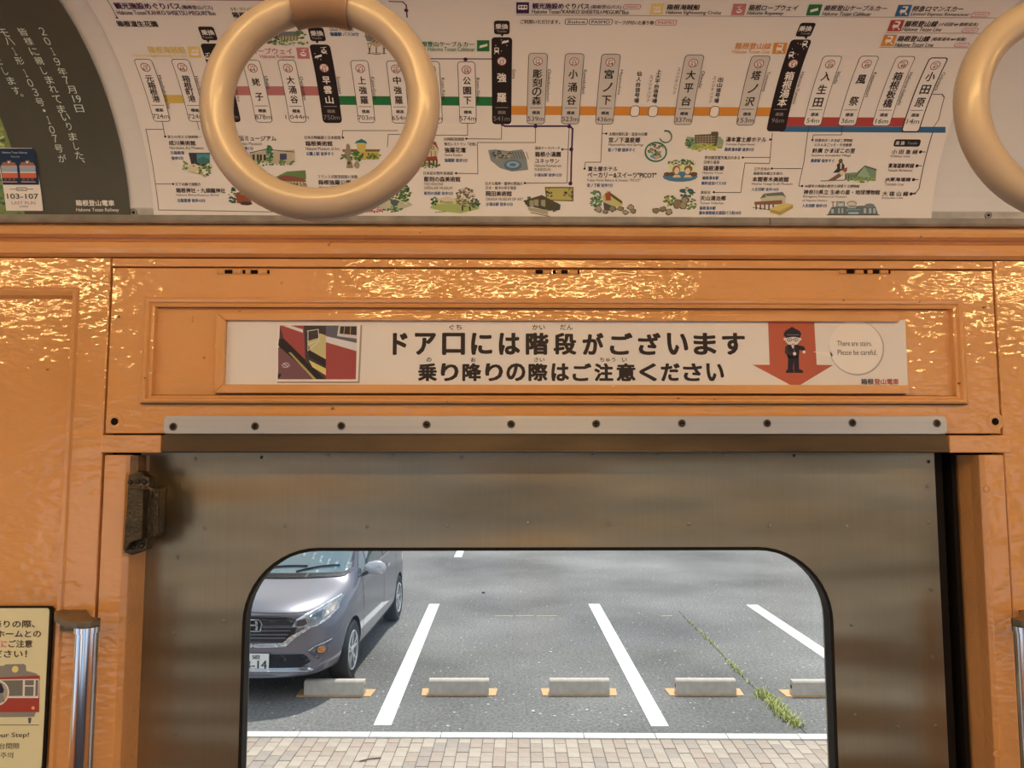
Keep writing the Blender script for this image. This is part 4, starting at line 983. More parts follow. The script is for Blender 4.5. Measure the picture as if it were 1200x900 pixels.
P.part('transfer_mark'); P.rrect(1063, 167.5, 31, 163.3, 171.8, 2.5, (36, 24, 20), 2); T('乗 換', 1049.5, 165.3, 1060, 169.8, (190, 160, 130), .02, 4); T('Transfer', 1063, 166, 1075.5, 169.2, (140, 116, 94), 0, 4)
# ---- little pictures of the sights
G1, G2, G3, Y1 = (64, 84, 46), (96, 110, 54), (44, 66, 46), (160, 144, 70)
BR1, BR2, WT, DKB = (110, 74, 50), (150, 120, 88), (198, 168, 138), (60, 46, 38)
def pic(): P.part('picture')
pic()  # garden window
P.poly([(221, 179), (246, 179), (246, 197), (224, 192)], (58, 50, 50), 2); P.poly([(230.5, 180.5), (246, 180.5), (246, 192), (231, 191)], (70, 116, 122), 2.4); P.poly([(231, 187), (238, 183.5), (246, 187), (246, 193), (231, 191)], (64, 92, 88), 2.8)
P.blob(219, 191, 235, 203, (190, 164, 134), 3); P.blob(240, 191, 250, 198, (190, 164, 134), 3); P.leaves(213.5, 189, 220, 201, [Y1, G2], 14, 2, 3); P.leaves(233, 190, 247, 208, [G1, G2, Y1], 34, 2.2, 3.4); P.line([(221, 201), (242, 206)], 1, BR2, 3)
P.circ(227, 194.5, 1, (150, 60, 50), 3.5)
pic()  # shrine
P.leaves(266, 220, 284, 238, [G3, G1, (60, 60, 56)], 30, 2.6, 2); P.poly([(276, 226), (292, 230), (296, 240), (278, 238)], (130, 62, 44), 3); P.blob(280, 236, 296, 241, DKB, 3.4)
pic()  # running-race museum
P.poly([(293, 179), (305, 177.5), (311, 175), (316, 178), (345, 175), (346, 190), (330, 192), (293, 189)], (168, 142, 120), 2); P.line([(293, 179), (311, 175), (345, 178)], .9, DKB, 3)
for x in (296, 301, 304.5, 309): P.poly([(x, 181), (x+2.6, 181), (x+2.6, 188), (x, 188)], DKB, 3)
P.poly([(328, 180), (336, 180), (336, 187), (328, 187)], (64, 60, 80), 3); P.leaves(312, 170, 319, 190, [(60, 100, 66), (50, 82, 56)], 40, 2.4, 3.4); P.leaves(294, 187, 346, 194, [G2, G1, (90, 112, 62)], 50, 2.2, 3.4)
pic()  # turf-roofed house
P.poly([(322, 208), (336, 201), (358, 199.5), (359, 210), (340, 208)], (92, 104, 60), 2); P.poly([(324, 209), (334, 205), (357, 209), (359, 213), (325, 213)], (122, 66, 50), 2.5); P.poly([(324, 212), (358, 213), (361, 219), (326, 218)], (170, 144, 116), 3)
for i in range(9): P.line([(327+i*3.6, 213), (327+i*3.6, 217)], .7, DKB, 3.5)
P.leaves(322, 214, 361, 220, [G1, BR1], 26, 1.9, 4)
pic()  # low pavilion
P.poly([(328, 37), (350, 36.5), (352, 42), (326, 42)], (100, 96, 96), 2); P.poly([(328, 42), (350, 42), (349, 47.5), (329, 47.5)], (168, 140, 106), 2)
for i in range(6): P.line([(330+i*3.6, 42), (330+i*3.6, 47)], .7, DKB, 3)
P.leaves(308, 36, 328, 51, [G1, BR1, G3], 44, 2.3, 3); P.leaves(346, 33, 358, 46, [G1, G2], 26, 2.2, 3); P.leaves(318, 47, 361, 53, [G2, (110, 124, 70)], 44, 2, 3)
pic()  # museum of art with stone lantern
P.poly([(401, 175), (446, 175), (444, 178), (402, 178)], (104, 78, 44), 2); P.poly([(414, 177), (444, 177), (444, 187), (414, 187)], (178, 142, 70), 2); P.poly([(418, 168), (429, 168), (428, 178), (419, 178)], (184, 150, 80), 2.3)
P.poly([(415.5, 168.5), (418, 165), (421, 164), (423.5, 162.5), (426, 164), (429, 165.5), (430.5, 168.5), (427, 167.5), (419, 167.5)], (46, 94, 92), 3)
for x in (419.5, 425, 432, 437): P.circ(x, 180.5, 1.1, DKB, 3)
P.leaves(411, 177, 424, 190, [(60, 100, 58), (50, 86, 50)], 46, 2.3, 3.6); P.leaves(399, 180, 407, 187, [G1, (96, 96, 66)], 14, 2.1, 3.4); P.leaves(431, 180, 446, 187, [G2, G1], 24, 2.1, 3.6)
P.poly([(406, 169.5), (408, 168), (410, 170), (410.5, 175), (412, 177), (410, 184), (413, 192), (414, 197), (406, 197), (407, 188), (404, 184), (404, 176), (405.5, 174)], (128, 104, 82), 3.8); P.circ(409, 191, 1.6, DKB, 4.2); P.blob(414, 188, 422, 198, (142, 118, 94), 4)
pic()  # park with flower beds
P.leaves(452, 216, 482, 238, [G3, G1, (80, 96, 50), G2], 90, 3, 2); P.poly([(446, 236), (462, 232), (478, 236), (484, 240), (470, 246), (440, 244)], (168, 150, 126), 2.2); P.blob(457, 233, 468, 242, (72, 78, 70), 3)
P.line([(450, 233), (462, 232.5), (477, 239)], .9, (200, 176, 146), 4); P.leaves(424, 243, 451, 249, [(130, 66, 70), (150, 84, 84)], 44, 1.8, 3); P.leaves(450, 242, 472, 248.5, [G1, (80, 104, 60)], 34, 1.9, 3)
pic()  # half-timbered house
P.poly([(497, 176), (504.5, 164.5), (511, 167), (514, 176.5), (512, 184), (513, 194), (496, 194)], (182, 154, 124), 2); P.poly([(496.5, 177), (504.5, 164), (511, 166.5), (514.5, 176.5), (509.5, 170), (505, 168.5)], (136, 62, 48), 3)
P.poly([(495, 184), (512, 183), (513, 188), (494, 189)], (136, 62, 48), 3); P.circ(507, 173, 2, DKB, 3.4); P.circ(507, 173, 1.1, WT, 3.6)
for x in (498, 503, 508, 512): P.line([(x, 188), (x, 194)], 1.8, DKB, 3.2)
for x in (501, 505.5, 510): P.line([(x, 177), (x, 183)], .7, DKB, 3.2)
P.leaves(486, 191, 516, 197, [G1, G2, (80, 70, 50)], 40, 1.9, 3.5)
pic()  # goblet and tower
P.poly([(427.5, 42), (429, 33), (431, 31), (433, 34), (441, 38), (441, 42), (436, 49), (430, 48)], (104, 96, 88), 2)
for i in range(4): P.line([(430+i*2.7, 37), (430+i*2.7, 41)], .8, (180, 156, 130), 3)
P.circ(441, 50, 6.5, (176, 132, 108), 3, ry=5); P.leaves(435, 43, 448, 50, [G2, BR1, Y1], 22, 1.5, 3.4); P.line([(441, 55), (441, 62)], 1.2, BR1, 3); P.circ(441, 62.5, 5.5, BR1, 2.8, ry=1.6); P.circ(441, 62.2, 4.6, WT, 3, ry=.9)
for x in (433, 450): P.poly([(x-2.6, 50), (x+2.6, 50), (x+1.2, 56), (x+.6, 61.5), (x+3, 63), (x-3, 63), (x-.6, 61.5), (x-1.2, 56)], (96, 76, 62), 3); P.poly([(x-1.8, 51), (x+1.8, 51), (x+.6, 55.6), (x-.6, 55.6)], WT, 3.4)
pic()  # open-air museum: dome tree and pavilion
P.poly([(504, 244), (510, 234), (540, 232), (562, 238), (561, 245), (540, 250), (520, 248)], (146, 142, 84), 1.6); P.leaves(504, 231, 514, 240, [G3, (70, 108, 80)], 20, 2.2, 2); P.poly([(512, 233), (524, 230), (534, 233.5), (534, 239), (512, 239)], (186, 160, 130), 2.4)
P.T('Picasso', 516, 235, 531, 238.5, (84, 64, 50), .01, 4); P.leaves(553, 233, 562, 244, [G3, (60, 82, 66)], 20, 2.3, 2.4); P.leaves(534, 220, 557.5, 242, [(110, 76, 60), (76, 60, 52), (160, 128, 104), (190, 160, 134), (92, 92, 70)], 150, 1.9, 3)
P.line([(542, 241), (542, 246.5)], 1.8, DKB, 3); P.line([(550, 241), (551, 246.5)], 1.8, DKB, 3); P.line([(510, 249), (522, 248)], .6, DKB, 2)
pic()  # pool park
P.poly([(572, 176), (580, 175), (596, 177), (612, 175), (617, 186), (619, 199), (600, 201), (586, 197), (575, 188)], (120, 112, 108), 1.8)
P.leaves(575, 177, 600, 186, [(62, 58, 60), (90, 84, 84), (160, 136, 112)], 60, 1.8, 2.2); P.circ(601, 193.5, 10.5, (84, 92, 106), 3, ry=6.3); P.circ(601, 192.8, 7.6, (128, 138, 150), 3.5, ry=3.8); P.circ(601, 193, 4, (84, 92, 106), 4, ry=1.8)
for i in range(7): P.line([(597+i*3.3, 178), (600+i*3.2, 186)], .7, (70, 66, 66), 3)
pic()  # folding screen and hall
P.poly([(638.5, 219), (672, 219), (672, 236), (640, 235)], (96, 76, 46), 2); P.poly([(640, 220.5), (670.5, 220.5), (670.5, 234.5), (641, 234)], (164, 138, 78), 2.4); P.leaves(661, 221, 672, 233, [DKB, (84, 72, 60)], 22, 1.9, 3); P.leaves(639, 221, 647, 232, [(90, 84, 66), DKB], 14, 1.8, 3)
P.leaves(615.5, 230, 627, 242, [G1, DKB], 26, 2.3, 2.6); P.leaves(645, 236, 656, 248, [G1, DKB], 26, 2.3, 2.6); P.poly([(617, 234), (635, 228.5), (657, 240), (656, 246), (643, 247), (618, 241)], (72, 60, 44), 3.2)
for x, y in ((620.5, 235), (626, 234), (634, 234.5)): P.poly([(x, y), (x+5, y-.5), (x+5, y+8), (x, y+6.5)], (138, 120, 92), 3.7)
P.poly([(618, 243), (642, 246), (642, 252), (620, 247)], (150, 130, 104), 3.8); P.line([(622, 249), (644, 253.5)], 1, (110, 86, 70), 3.5)
pic()  # gourd
for i in range(40):
    t = 2*PI*i/40; t2 = 2*PI*(i+1)/40
    P.line([(768.5+12.3*math.cos(t), 178+11*math.sin(t)), (768.5+12.3*math.cos(t2), 178+11*math.sin(t2))], 1.8, (44, 92, 66), 3)
for i in range(4, 33):
    t = 2*PI*i/40-2.4; t2 = 2*PI*(i+1)/40-2.4
    P.line([(780+7*math.cos(t), 160+7*math.sin(t)), (780+7*math.cos(t2), 160+7*math.sin(t2))], 1.3, (50, 76, 56), 3)
P.line([(779, 153.5), (783, 153.5), (785, 155)], 1.6, (50, 66, 46), 3); P.leaves(759, 168, 778, 182, [(140, 96, 66), (96, 100, 70), (170, 130, 96), G3], 60, 1.9, 3.4); P.blob(761, 179, 777, 187, (104, 128, 130), 3.2); P.blob(766, 181, 774, 187, (180, 140, 108), 3.6)
pic()  # bakery among rocks
P.leaves(692, 221, 705, 246, [(70, 92, 66), (92, 112, 80)], 60, 2.7, 2); P.poly([(706, 230), (712, 223), (729, 235), (730, 240), (722, 243), (707, 238)], (172, 150, 96), 2.6); P.poly([(709, 227), (715, 224), (716, 235), (710, 235)], (146, 62, 46), 3)
P.poly([(716, 230), (729, 239), (729, 236), (714, 225)], (84, 62, 48), 3.4); P.poly([(707, 237), (722, 243), (722, 247), (708, 247)], (80, 64, 70), 3)
for x0, y0, x1, y1 in ((697, 240, 706, 250), (705, 245, 714, 251), (713, 240, 722, 249), (722, 241, 732, 248), (728, 246, 738, 252), (734, 239, 744, 247), (738, 244, 746, 251)): P.blob(x0, y0, x1, y1, (88, 70, 56), 3.6); P.blob(x0+.9, y0+.8, x1-1.4, y1-1.2, random.choice([(150, 126, 104), (128, 104, 82), (140, 108, 82)]), 4)
pic()  # rocks and pines
P.leaves(796, 220, 814, 232, [(56, 72, 76), (64, 84, 78), G1], 46, 2.5, 2.6); P.leaves(778, 228, 791, 242, [G2, Y1, G1], 34, 2.4, 2.4); P.leaves(800, 229, 816, 247, [(108, 116, 70), G2, G1], 50, 2.4, 2.2)
for x0, y0, x1, y1 in ((788, 232, 800, 246), (797, 230, 808, 240), (763, 243, 774, 251), (772, 241, 782, 249), (779, 244, 789, 253), (795, 236, 806, 246)): P.blob(x0, y0, x1, y1, (86, 68, 52), 3.4); P.blob(x0+1, y0+.8, x1-1.4, y1-1.4, random.choice([(142, 118, 90), (120, 98, 74)]), 3.9)
pic()  # two bathers
P.leaves(783, 187, 816, 194, [(84, 104, 64), G2, G3], 60, 1.9, 2); P.poly([(783, 193), (815, 193), (813, 204), (786, 204)], (196, 178, 128), 1.6)
P.circ(797, 207, 20.5, (72, 100, 120), 1.9, ry=6)
for x0, x1 in ((777, 786), (784, 791), (804, 811), (809, 818)): P.blob(x0, 201, x1, 207, (92, 62, 50), 2.6)
P.circ(792.5, 199, 4.6, (134, 84, 56), 3, ry=5.2); P.circ(793, 200, 3, (206, 166, 138), 3.4, ry=4); P.circ(806.5, 198, 4.9, (128, 78, 56), 3, ry=4.2); P.circ(805.8, 200.5, 3, (206, 166, 138), 3.4, ry=3.6)
P.poly([(788, 208), (790, 205), (796, 205), (798, 208)], (200, 160, 132), 3.5); P.poly([(801, 208), (803, 205), (809, 205), (811, 208)], (200, 160, 132), 3.5)
pic()  # hotel on its hill
P.poly([(803, 166), (805, 160), (815, 161), (830, 160), (844, 160), (848, 165), (846, 174), (806, 174)], (132, 134, 108), 1.6); P.poly([(814, 158), (833, 157), (833.5, 154.5), (840.5, 154), (842, 156), (840, 169), (838, 172), (814.5, 169)], (90, 68, 56), 2.4)
for j in range(4):
    P.line([(815, 160.5+j*2.6), (838, 160+j*2.7)], .6, (160, 134, 110), 3)
for i in range(6): P.line([(817+i*3.3, 158.5), (817+i*3.3, 169)], .5, (160, 134, 110), 3.3)
P.leaves(803, 162, 814, 172, [(70, 96, 66), G1], 26, 2, 2.6); P.leaves(806, 168, 846, 177, [(150, 142, 62), (134, 130, 56), (172, 158, 76)], 70, 2.4, 2.8)
pic()  # wooden house and marquetry block
P.poly([(891, 232), (895, 227.5), (917, 225.5), (921, 231), (920, 240), (893, 240)], (176, 154, 130), 2); P.poly([(890.5, 232.5), (895, 227), (898, 231)], (90, 86, 80), 3); P.poly([(895, 227), (917, 225), (921.5, 231.5), (917, 229), (899, 230)], (96, 92, 86), 3)
P.poly([(884, 236.5), (916, 234.5), (917, 239), (884, 240)], (126, 78, 56), 3.2)
for x in (886, 891, 896, 901, 906): P.line([(x, 240), (x, 245)], 1.5, DKB, 3)
P.line([(882, 243), (902, 246)], .7, DKB, 3); P.poly([(902, 245), (918, 237.5), (929, 239.5), (929, 244), (914, 252.5), (902.5, 249)], (170, 134, 74), 4); P.poly([(902, 245), (918, 237.5), (929, 239.5), (913, 247.5)], (190, 154, 92), 4.4); P.line([(903, 247), (914, 250), (929, 242)], .5, (110, 80, 44), 4.8)
pic()  # fish-paste maker and thatched hall
P.poly([(990, 203), (1004, 202), (1012, 195), (1014, 194), (1027, 198), (1026, 212), (990, 211)], (110, 118, 94), 2); P.poly([(1004, 206), (1013, 194.5), (1021, 210)], (134, 140, 116), 3); P.line([(1003, 206), (1013, 194.5), (1027, 199)], .9, DKB, 3.4)
for i in range(4): P.line([(991+i*3.4, 205), (991+i*3.4, 210)], .7, DKB, 3)
P.leaves(990, 208, 1027, 213.5, [(130, 132, 58), G2, (150, 148, 66)], 50, 1.8, 3.4)
P.circ(985, 188.5, 2.5, BR1, 3); P.poly([(984, 190), (987, 190), (989.5, 194), (989, 202), (976, 202.5), (981, 197), (980.5, 193)], (58, 48, 50), 3); P.poly([(984.5, 191), (986.5, 191), (986, 198), (984.5, 198)], WT, 3.4); P.poly([(987, 198), (993, 196), (992, 201), (987, 204)], (136, 66, 62), 3.3)
P.poly([(970, 211.5), (983, 203), (988, 205), (978, 211.5)], (110, 78, 56), 3.2); P.blob(983, 199, 990, 206, (196, 164, 132), 3.8); P.line([(962, 212), (990, 211)], .8, DKB, 2.6)
pic()  # museum of natural history
P.poly([(970, 251.5), (974, 243), (980, 242), (980, 236), (990, 236), (990, 242), (1010, 241), (1026, 242), (1029, 251.5)], (92, 88, 88), 2)
for x0, x1, y0, y1 in ((981, 984, 237, 242), (986, 989, 237, 242), (982, 984, 244, 250), (986, 988, 244, 250), (993, 1003, 242.5, 244), (992, 1008, 245.5, 247.5), (994, 1006, 248.5, 251), (1012, 1015, 244, 250), (1018, 1021, 244, 250), (1023, 1026, 244, 250), (974, 977, 245, 250)):
    P.poly([(x0, y0), (x1, y0), (x1, y1), (x0, y1)], (150, 148, 146), 3)
P.circ(985, 240, 2, (186, 160, 134), 3.6); P.circ(998, 238.5, 6, (110, 102, 98), 2.4, ry=3); P.circ(998, 238.8, 5, (186, 160, 136), 2.7, ry=2.2); P.circ(1019, 241, 6, (110, 102, 98), 2.4, ry=2.5); P.poly([(993, 246), (1008, 246), (1008, 247.5), (993, 247.5)], (70, 96, 108), 3.4); P.line([(976, 237), (976, 243)], 1, DKB, 3); P.line([(974.5, 236.7), (978, 236.7)], .8, DKB, 3)
P.line([(969, 251.8), (1030, 251.8)], .9, DKB, 3)

# ---- dark green poster on the left
ga1 = ps.px(136, 150)[0]; ga0 = ga1-.80
GP_ = poster('farewell_poster', 'dark olive poster with white upright Japanese lettering at the left', ga0, ga1, ps.px(100, 252.5)[1], mtop, plain('olive printed sheet', obs((68, 57, 41)), .5, var=.08, vscale=12, spec=.25), RP)
Q = Print(ps, GP_); CW = (186, 166, 132)
Q.part('lettering')
def seq(lst, w, h):
    for ch, x, y in lst:
        ww, hh = w, h
        if ch in '0123579': ch = chr(ord(ch)+0xFEE0)
        if ch == '\uff11': ww = w*.30
        elif ch in '\uff10\uff12\uff13\uff15\uff17\uff19': ww = w*.62
        elif ch in '、。・': ww, hh = w*.35, h*.35
        elif ch in 'しり': ww = w*.6
        Q.T(ch, x-ww/2, y-hh/2, x+ww/2, y+hh/2, CW, .0)
seq([('2', 50, 36.5), ('0', 55.5, 48), ('1', 62, 60), ('9', 67, 72), ('年', 73, 83.5), ('7', 77.5, 94), ('月', 84, 105), ('日', 93, 127)], 10, 9); Q.T('19', 85.5, 111.5, 95, 120, CW, 0)
seq([('皆', 27, 37), ('様', 33.5, 48), ('に', 40, 60), ('親', 46, 71), ('し', 51.5, 82.5), ('ま', 58, 93.5), ('れ', 62.5, 104), ('て', 67, 116), ('ま', 72, 127.5), ('い', 77, 137), ('り', 81, 148), ('ま', 85.5, 160), ('し', 89.5, 171), ('た', 93, 182), ('、', 98, 189)], 9.5, 9)
seq([('モ', 5, 38), ('ハ', 11, 48), ('1', 17, 60), ('形', 23, 71), ('1', 30, 85.5), ('0', 35.5, 97), ('3', 41.5, 108), ('号', 47, 119.5), ('・', 52, 129.5), ('1', 57, 140.5), ('0', 61, 152), ('7', 64.5, 162.5), ('号', 69, 174), ('が', 73, 185.5)], 9.5, 9)
seq([('た', -3, 71), ('し', 6, 83), ('ま', 13, 94.5), ('す', 19, 106), ('。', 26, 111.5)], 9, 9)
Q.T('箱根登山電車', 89, 234.5, 134, 241.3, (204, 180, 146), .028); Q.T('Hakone Tozan Railway', 89.5, 243.8, 139.5, 249, (204, 180, 146), .008)
Q.part('hillside_picture')
Q.poly([(-640, 60), (-300, 40), (-120, 70), (-20, 96), (0, 137), (14, 175), (24, 215), (29, 252), (-640, 252)], (112, 104, 52), 1)
Q.leaves(-600, 80, -100, 250, [(150, 140, 76), (96, 96, 44), (120, 118, 56), (64, 74, 40)], 400, 9, 1.4)
Q.leaves(-140, 120, 8, 252, [(150, 140, 76), (96, 96, 44), (120, 118, 56), (64, 74, 40)], 240, 6, 1.4)
Q.leaves(-6, 150, 6, 185, [(170, 156, 88), (130, 124, 62)], 24, 4, 1.8); Q.leaves(-4, 185, 8, 240, [(64, 86, 52), (46, 74, 50), (90, 100, 50)], 24, 4, 1.8); Q.leaves(0, 243, 28, 253, [(104, 112, 56), (80, 92, 44)], 34, 2.6, 1.9)
# ---- pasted ticket in front of it
RT = RP-.0016; pt = Cove(RT)
ta0, ta1 = pt.px(2, 210)[0], pt.px(45.5, 210)[0]
TK = cove_sheet('commemorative_ticket', plain('cream ticket card', obs((206, 176, 140)), .5), ta0, ta1, pt.px(25, 247)[1], pt.px(20, 173.5)[1], RT, .0008)
TK['base'] = (0, 0, 0); tag(TK, 'small navy and cream last run ticket pasted on the olive poster', 'ticket')
R = Print(pt, TK); R.part('navy_field')
R.poly([(-3.5, 174), (38, 174), (41.5, 180), (44, 196), (46, 216.5), (3.5, 216.5), (0, 195)], (30, 38, 48), 1)
R.part('tram_picture')
for x, sk in ((10.5, 0), (32, 0)):
    y0 = 190
    R.poly([(x-9, 194), (x-7, 190), (x-2.5, 190), (x-2, 187.8), (x+2.5, 187.8), (x+3, 190), (x+7, 190.5), (x+9, 194)], (130, 84, 60), 2)
    R.circ(x, 190, 1.2, (220, 200, 170), 3); R.poly([(x-9.3, 194), (x+9.3, 194), (x+9.8, 197), (x-9, 197)], (176, 120, 96), 2.2)
    R.poly([(x-9, 196), (x+9.6, 196), (x+10, 202.5), (x-8.5, 202.5)], (132, 130, 120), 2.4); R.poly([(x-8.5, 202), (x+10.3, 202), (x+10.8, 208.5), (x-8, 208.5)], (184, 78, 48), 2.6); R.poly([(x-8.4, 201.5), (x+10.2, 201.5), (x+10.3, 202.6), (x-8.3, 202.6)], (208, 180, 150), 3)
    for d in (-4, 1, 6): R.poly([(x+d-1.5, 209), (x+d+1.5, 209), (x+d+1.6, 211.4), (x+d-1.4, 211.4)], (110, 60, 44), 2.6)
    R.line([(x-6.5, 213), (x+9.5, 213.3)], 1, (176, 130, 100), 2.6)
R.part('lettering')
R.line([(12, 221.7), (39, 221.7)], .7, (90, 70, 56), 2); R.rrect(25.5, 221.5, 12.5, 219.5, 223.7, .8, (84, 64, 52), 2); R.rrect(25.5, 221.5, 12.5, 219.5, 223.7, .8, (200, 170, 136), 2.3, grow=-.6); R.T('ありがとう', 20.5, 220.3, 30.5, 223, (84, 64, 52), .02)
R.T('103-107', 8.5, 227, 45, 233, (58, 44, 36), .02); R.T('LAST RUN', 14, 236, 41.5, 239.6, (150, 96, 76), .01); R.T('記念乗車証', 23, 241, 33.5, 243, (84, 64, 52), .01)
R.T('Memorial', 13, 182.3, 23, 184.5, (150, 140, 122), 0); R.T('Hakone Tozan Railway', 3, 177.5, 32, 180.5, (170, 158, 136), 0)

# ================================================================= hand straps
RY = .40
ro = (Xp(516, 118, RY)-Xp(235, 118, RY))/2; rt = ro*(19.0/140.5); Rm = ro-rt
zr = Zp(258.5, RY, 375)+ro; 
def strap(xc, label):
    T_ = thing('hand_strap', label, 'hand strap', (xc, RY, zr), 'round hand straps')
    mb = MB(); n, k = 72, 28; vs = []; fs = []
    for i in range(n):
        t = 2*PI*i/n
        for j in range(k):
            p = 2*PI*j/k; r = Rm+rt*math.cos(p); vs.append((xc+r*math.cos(t), RY+rt*math.sin(p), zr+r*math.sin(t)))
    for i in range(n):
        for j in range(k): fs.append((i*k+j, i*k+(j+1)%k, ((i+1)%n)*k+(j+1)%k, ((i+1)%n)*k+j))
    mb.add(vs, fs).build('ring', RINGM, T_, smooth=True)
    # sleeve: a band looped under the top of the ring and rising to the rail
    wz = (Xp(403.5, 10, RY)-Xp(336, 10, RY))/2
    yt = zr+Rm; R1 = rt+.0022; mb = MB(); vs = []; fs = []; m = 13
    prof = [(RY-.006, 2.064), (RY-.0075, yt+.045), (RY-R1*.8, yt+rt*1.3)]+[(RY-R1*math.cos(PI*i/12), yt-R1*math.sin(PI*i/12)) for i in range(13)]+[(RY+R1*.8, yt+rt*1.3), (RY+.0075, yt+.045), (RY+.006, 2.064)]
    k = len(prof)
    for th_ in (0, .0016):
        for j in range(m):
            s = -1+2*j/(m-1)
            for i, (y, z) in enumerate(prof):
                cy = y+(th_ if y < RY else -th_); sag = 0
                if z < yt+.03: sag = -(abs(s*wz)**2)/(2*Rm)*.9
                q = 1.0-.12*max(0, min(1, (yt-z)/R1)) if z < yt else 1.0
                vs.append((xc+s*wz*q, cy, z+sag+(th_ if z < yt else 0)))
    o = m*k
    for j in range(m-1):
        for i in range(k-1):
            fs.append((j*k+i, j*k+i+1, (j+1)*k+i+1, (j+1)*k+i)); fs.append((o+j*k+i, o+(j+1)*k+i, o+(j+1)*k+i+1, o+j*k+i+1))
    for i in range(k-1): fs.append((i, o+i, o+i+1, i+1)); j = (m-1)*k; fs.append((j+i, j+i+1, o+j+i+1, o+j+i))
    mb.add(vs, fs).build('strap_band', STRAP, T_, smooth=True)
strap(Xp(375.5, 118, RY), 'left ivory plastic ring on a brown strap before the map, wholly in view')
strap(Xp(1119, 118, RY)+ro, 'right ivory plastic ring, cut off by the edge of the photo')
HR = thing('strap_rail', 'steel rail overhead that carries the ivory hand straps', 'rail', (0, RY, 2.064))
MB().tube([(XL, RY, 2.067), (XR, RY, 2.067)], .006, 16).build('rail_tube', CHROME, HR, smooth=True)
for x in (-1.8, .1, 2.0): MB().tube([(x, RY, 2.067), (x, RY, 2.078)], .007, 10).build('rail_bracket', CHROME, HR, smooth=True)
# ================================================================= outdoors: the lot slopes up gently away from the car
HC = 2.60; SL = math.radians(.97)
MO = Matrix.Translation((0, 0, CAM_Z-HC)) @ Matrix.Rotation(SL, 4, 'X')
MOi = MO.inverted()
def gp(u, v, h=0.0):
    """point of the lot, h above its surface, shown at (u, v), in the lot's own frame"""
    o = MOi @ Vector((0, 0, CAM_Z)); d = (MOi.to_3x3() @ ray(u, v)); t = (h-o.z)/d.z
    return Vector((o.x+d.x*t, o.y+d.y*t, h))
CR_A = math.radians(-1.1)                 # kerb and stops are turned a little against the train
def asphalt():
    m, n, l, b = newmat('asphalt'); setb(b, Roughness=.85); b.inputs['Specular IOR Level'].default_value = .35
    t = n.new('ShaderNodeTexCoord')
    a = n.new('ShaderNodeTexNoise'); a.inputs['Scale'].default_value = .35; a.inputs['Detail'].default_value = 5
    r = n.new('ShaderNodeValToRGB'); r.color_ramp.elements[0].position = .35; r.color_ramp.elements[0].color = (.094, .091, .087, 1)
    r.color_ramp.elements[1].position = .68; r.color_ramp.elements[1].color = (.21, .205, .195, 1)
    f = n.new('ShaderNodeTexNoise'); f.inputs['Scale'].default_value = 30; f.inputs['Detail'].default_value = 4; f.inputs['Roughness'].default_value = .75
    fr_ = n.new('ShaderNodeMapRange'); fr_.inputs['From Min'].default_value = .3; fr_.inputs['From Max'].default_value = .72; fr_.inputs['To Min'].default_value = .50; fr_.inputs['To Max'].default_value = 1.75
    mx = n.new('ShaderNodeVectorMath'); mx.operation = 'SCALE'
    w = n.new('ShaderNodeTexNoise'); w.inputs['Scale'].default_value = 26; w.inputs['Detail'].default_value = 0
    wr = n.new('ShaderNodeMapRange'); wr.inputs['From Min'].default_value = .79; wr.inputs['From Max'].default_value = .83
    mw = n.new('ShaderNodeMixRGB'); mw.inputs['Color2'].default_value = (.55, .54, .50, 1)
    for q in (a, f, w): l.new(t.outputs['Object'], q.inputs['Vector'])
    l.new(a.outputs['Fac'], r.inputs['Fac']); l.new(f.outputs['Fac'], fr_.inputs['Value']); l.new(r.outputs['Color'], mx.inputs[0]); l.new(fr_.outputs[0], mx.inputs['Scale'])
    l.new(w.outputs['Fac'], wr.inputs['Value']); l.new(wr.outputs[0], mw.inputs['Fac']); l.new(mx.outputs[0], mw.inputs['Color1']); l.new(mw.outputs[0], b.inputs['Base Color'])
    bp = n.new('ShaderNodeBump'); bp.inputs['Distance'].default_value = .006; l.new(f.outputs['Fac'], bp.inputs['Height']); l.new(bp.outputs[0], b.inputs['Normal'])
    return m
ASPH = asphalt()
LINEP = plain('white road paint', (.80, .80, .78), .6, var=.06, vscale=25, bump=.001, bscale=150)
CONC = plain('weathered concrete', (.52, .46, .39), .8, var=.12, vscale=14, bump=.001, bscale=120)
KERBM = plain('pale kerb concrete', (.62, .60, .55), .75, var=.08, vscale=18)
PLATE = plain('ochre painted pad', (.62, .36, .16), .7, var=.12, vscale=30)
kL, kR = gp(288, 858.3), gp(973, 861.5)
kdir = (kR-kL).normalized(); knrm = Vector((-kdir.y, kdir.x, 0))
KA = math.atan2(kdir.y, kdir.x)
ky = lambda x: kL.y+(x-kL.x)*math.tan(KA)
G = MB().prism([(0, 0), (0, 0), (0, 0)], 0, 0) if False else MB()
G.add([(-40, ky(-40), 0), (40, ky(40), 0), (40, 90, 0), (-40, 90, 0)], [(0, 1, 2, 3)])
G.add([(-40, 2.0, -.006), (40, 2.0, -.006), (40, ky(40), -.006), (-40, ky(-40), -.006)], [(0, 1, 2, 3)])
lot = struct(G.build('ground', ASPH, None, M=MO))
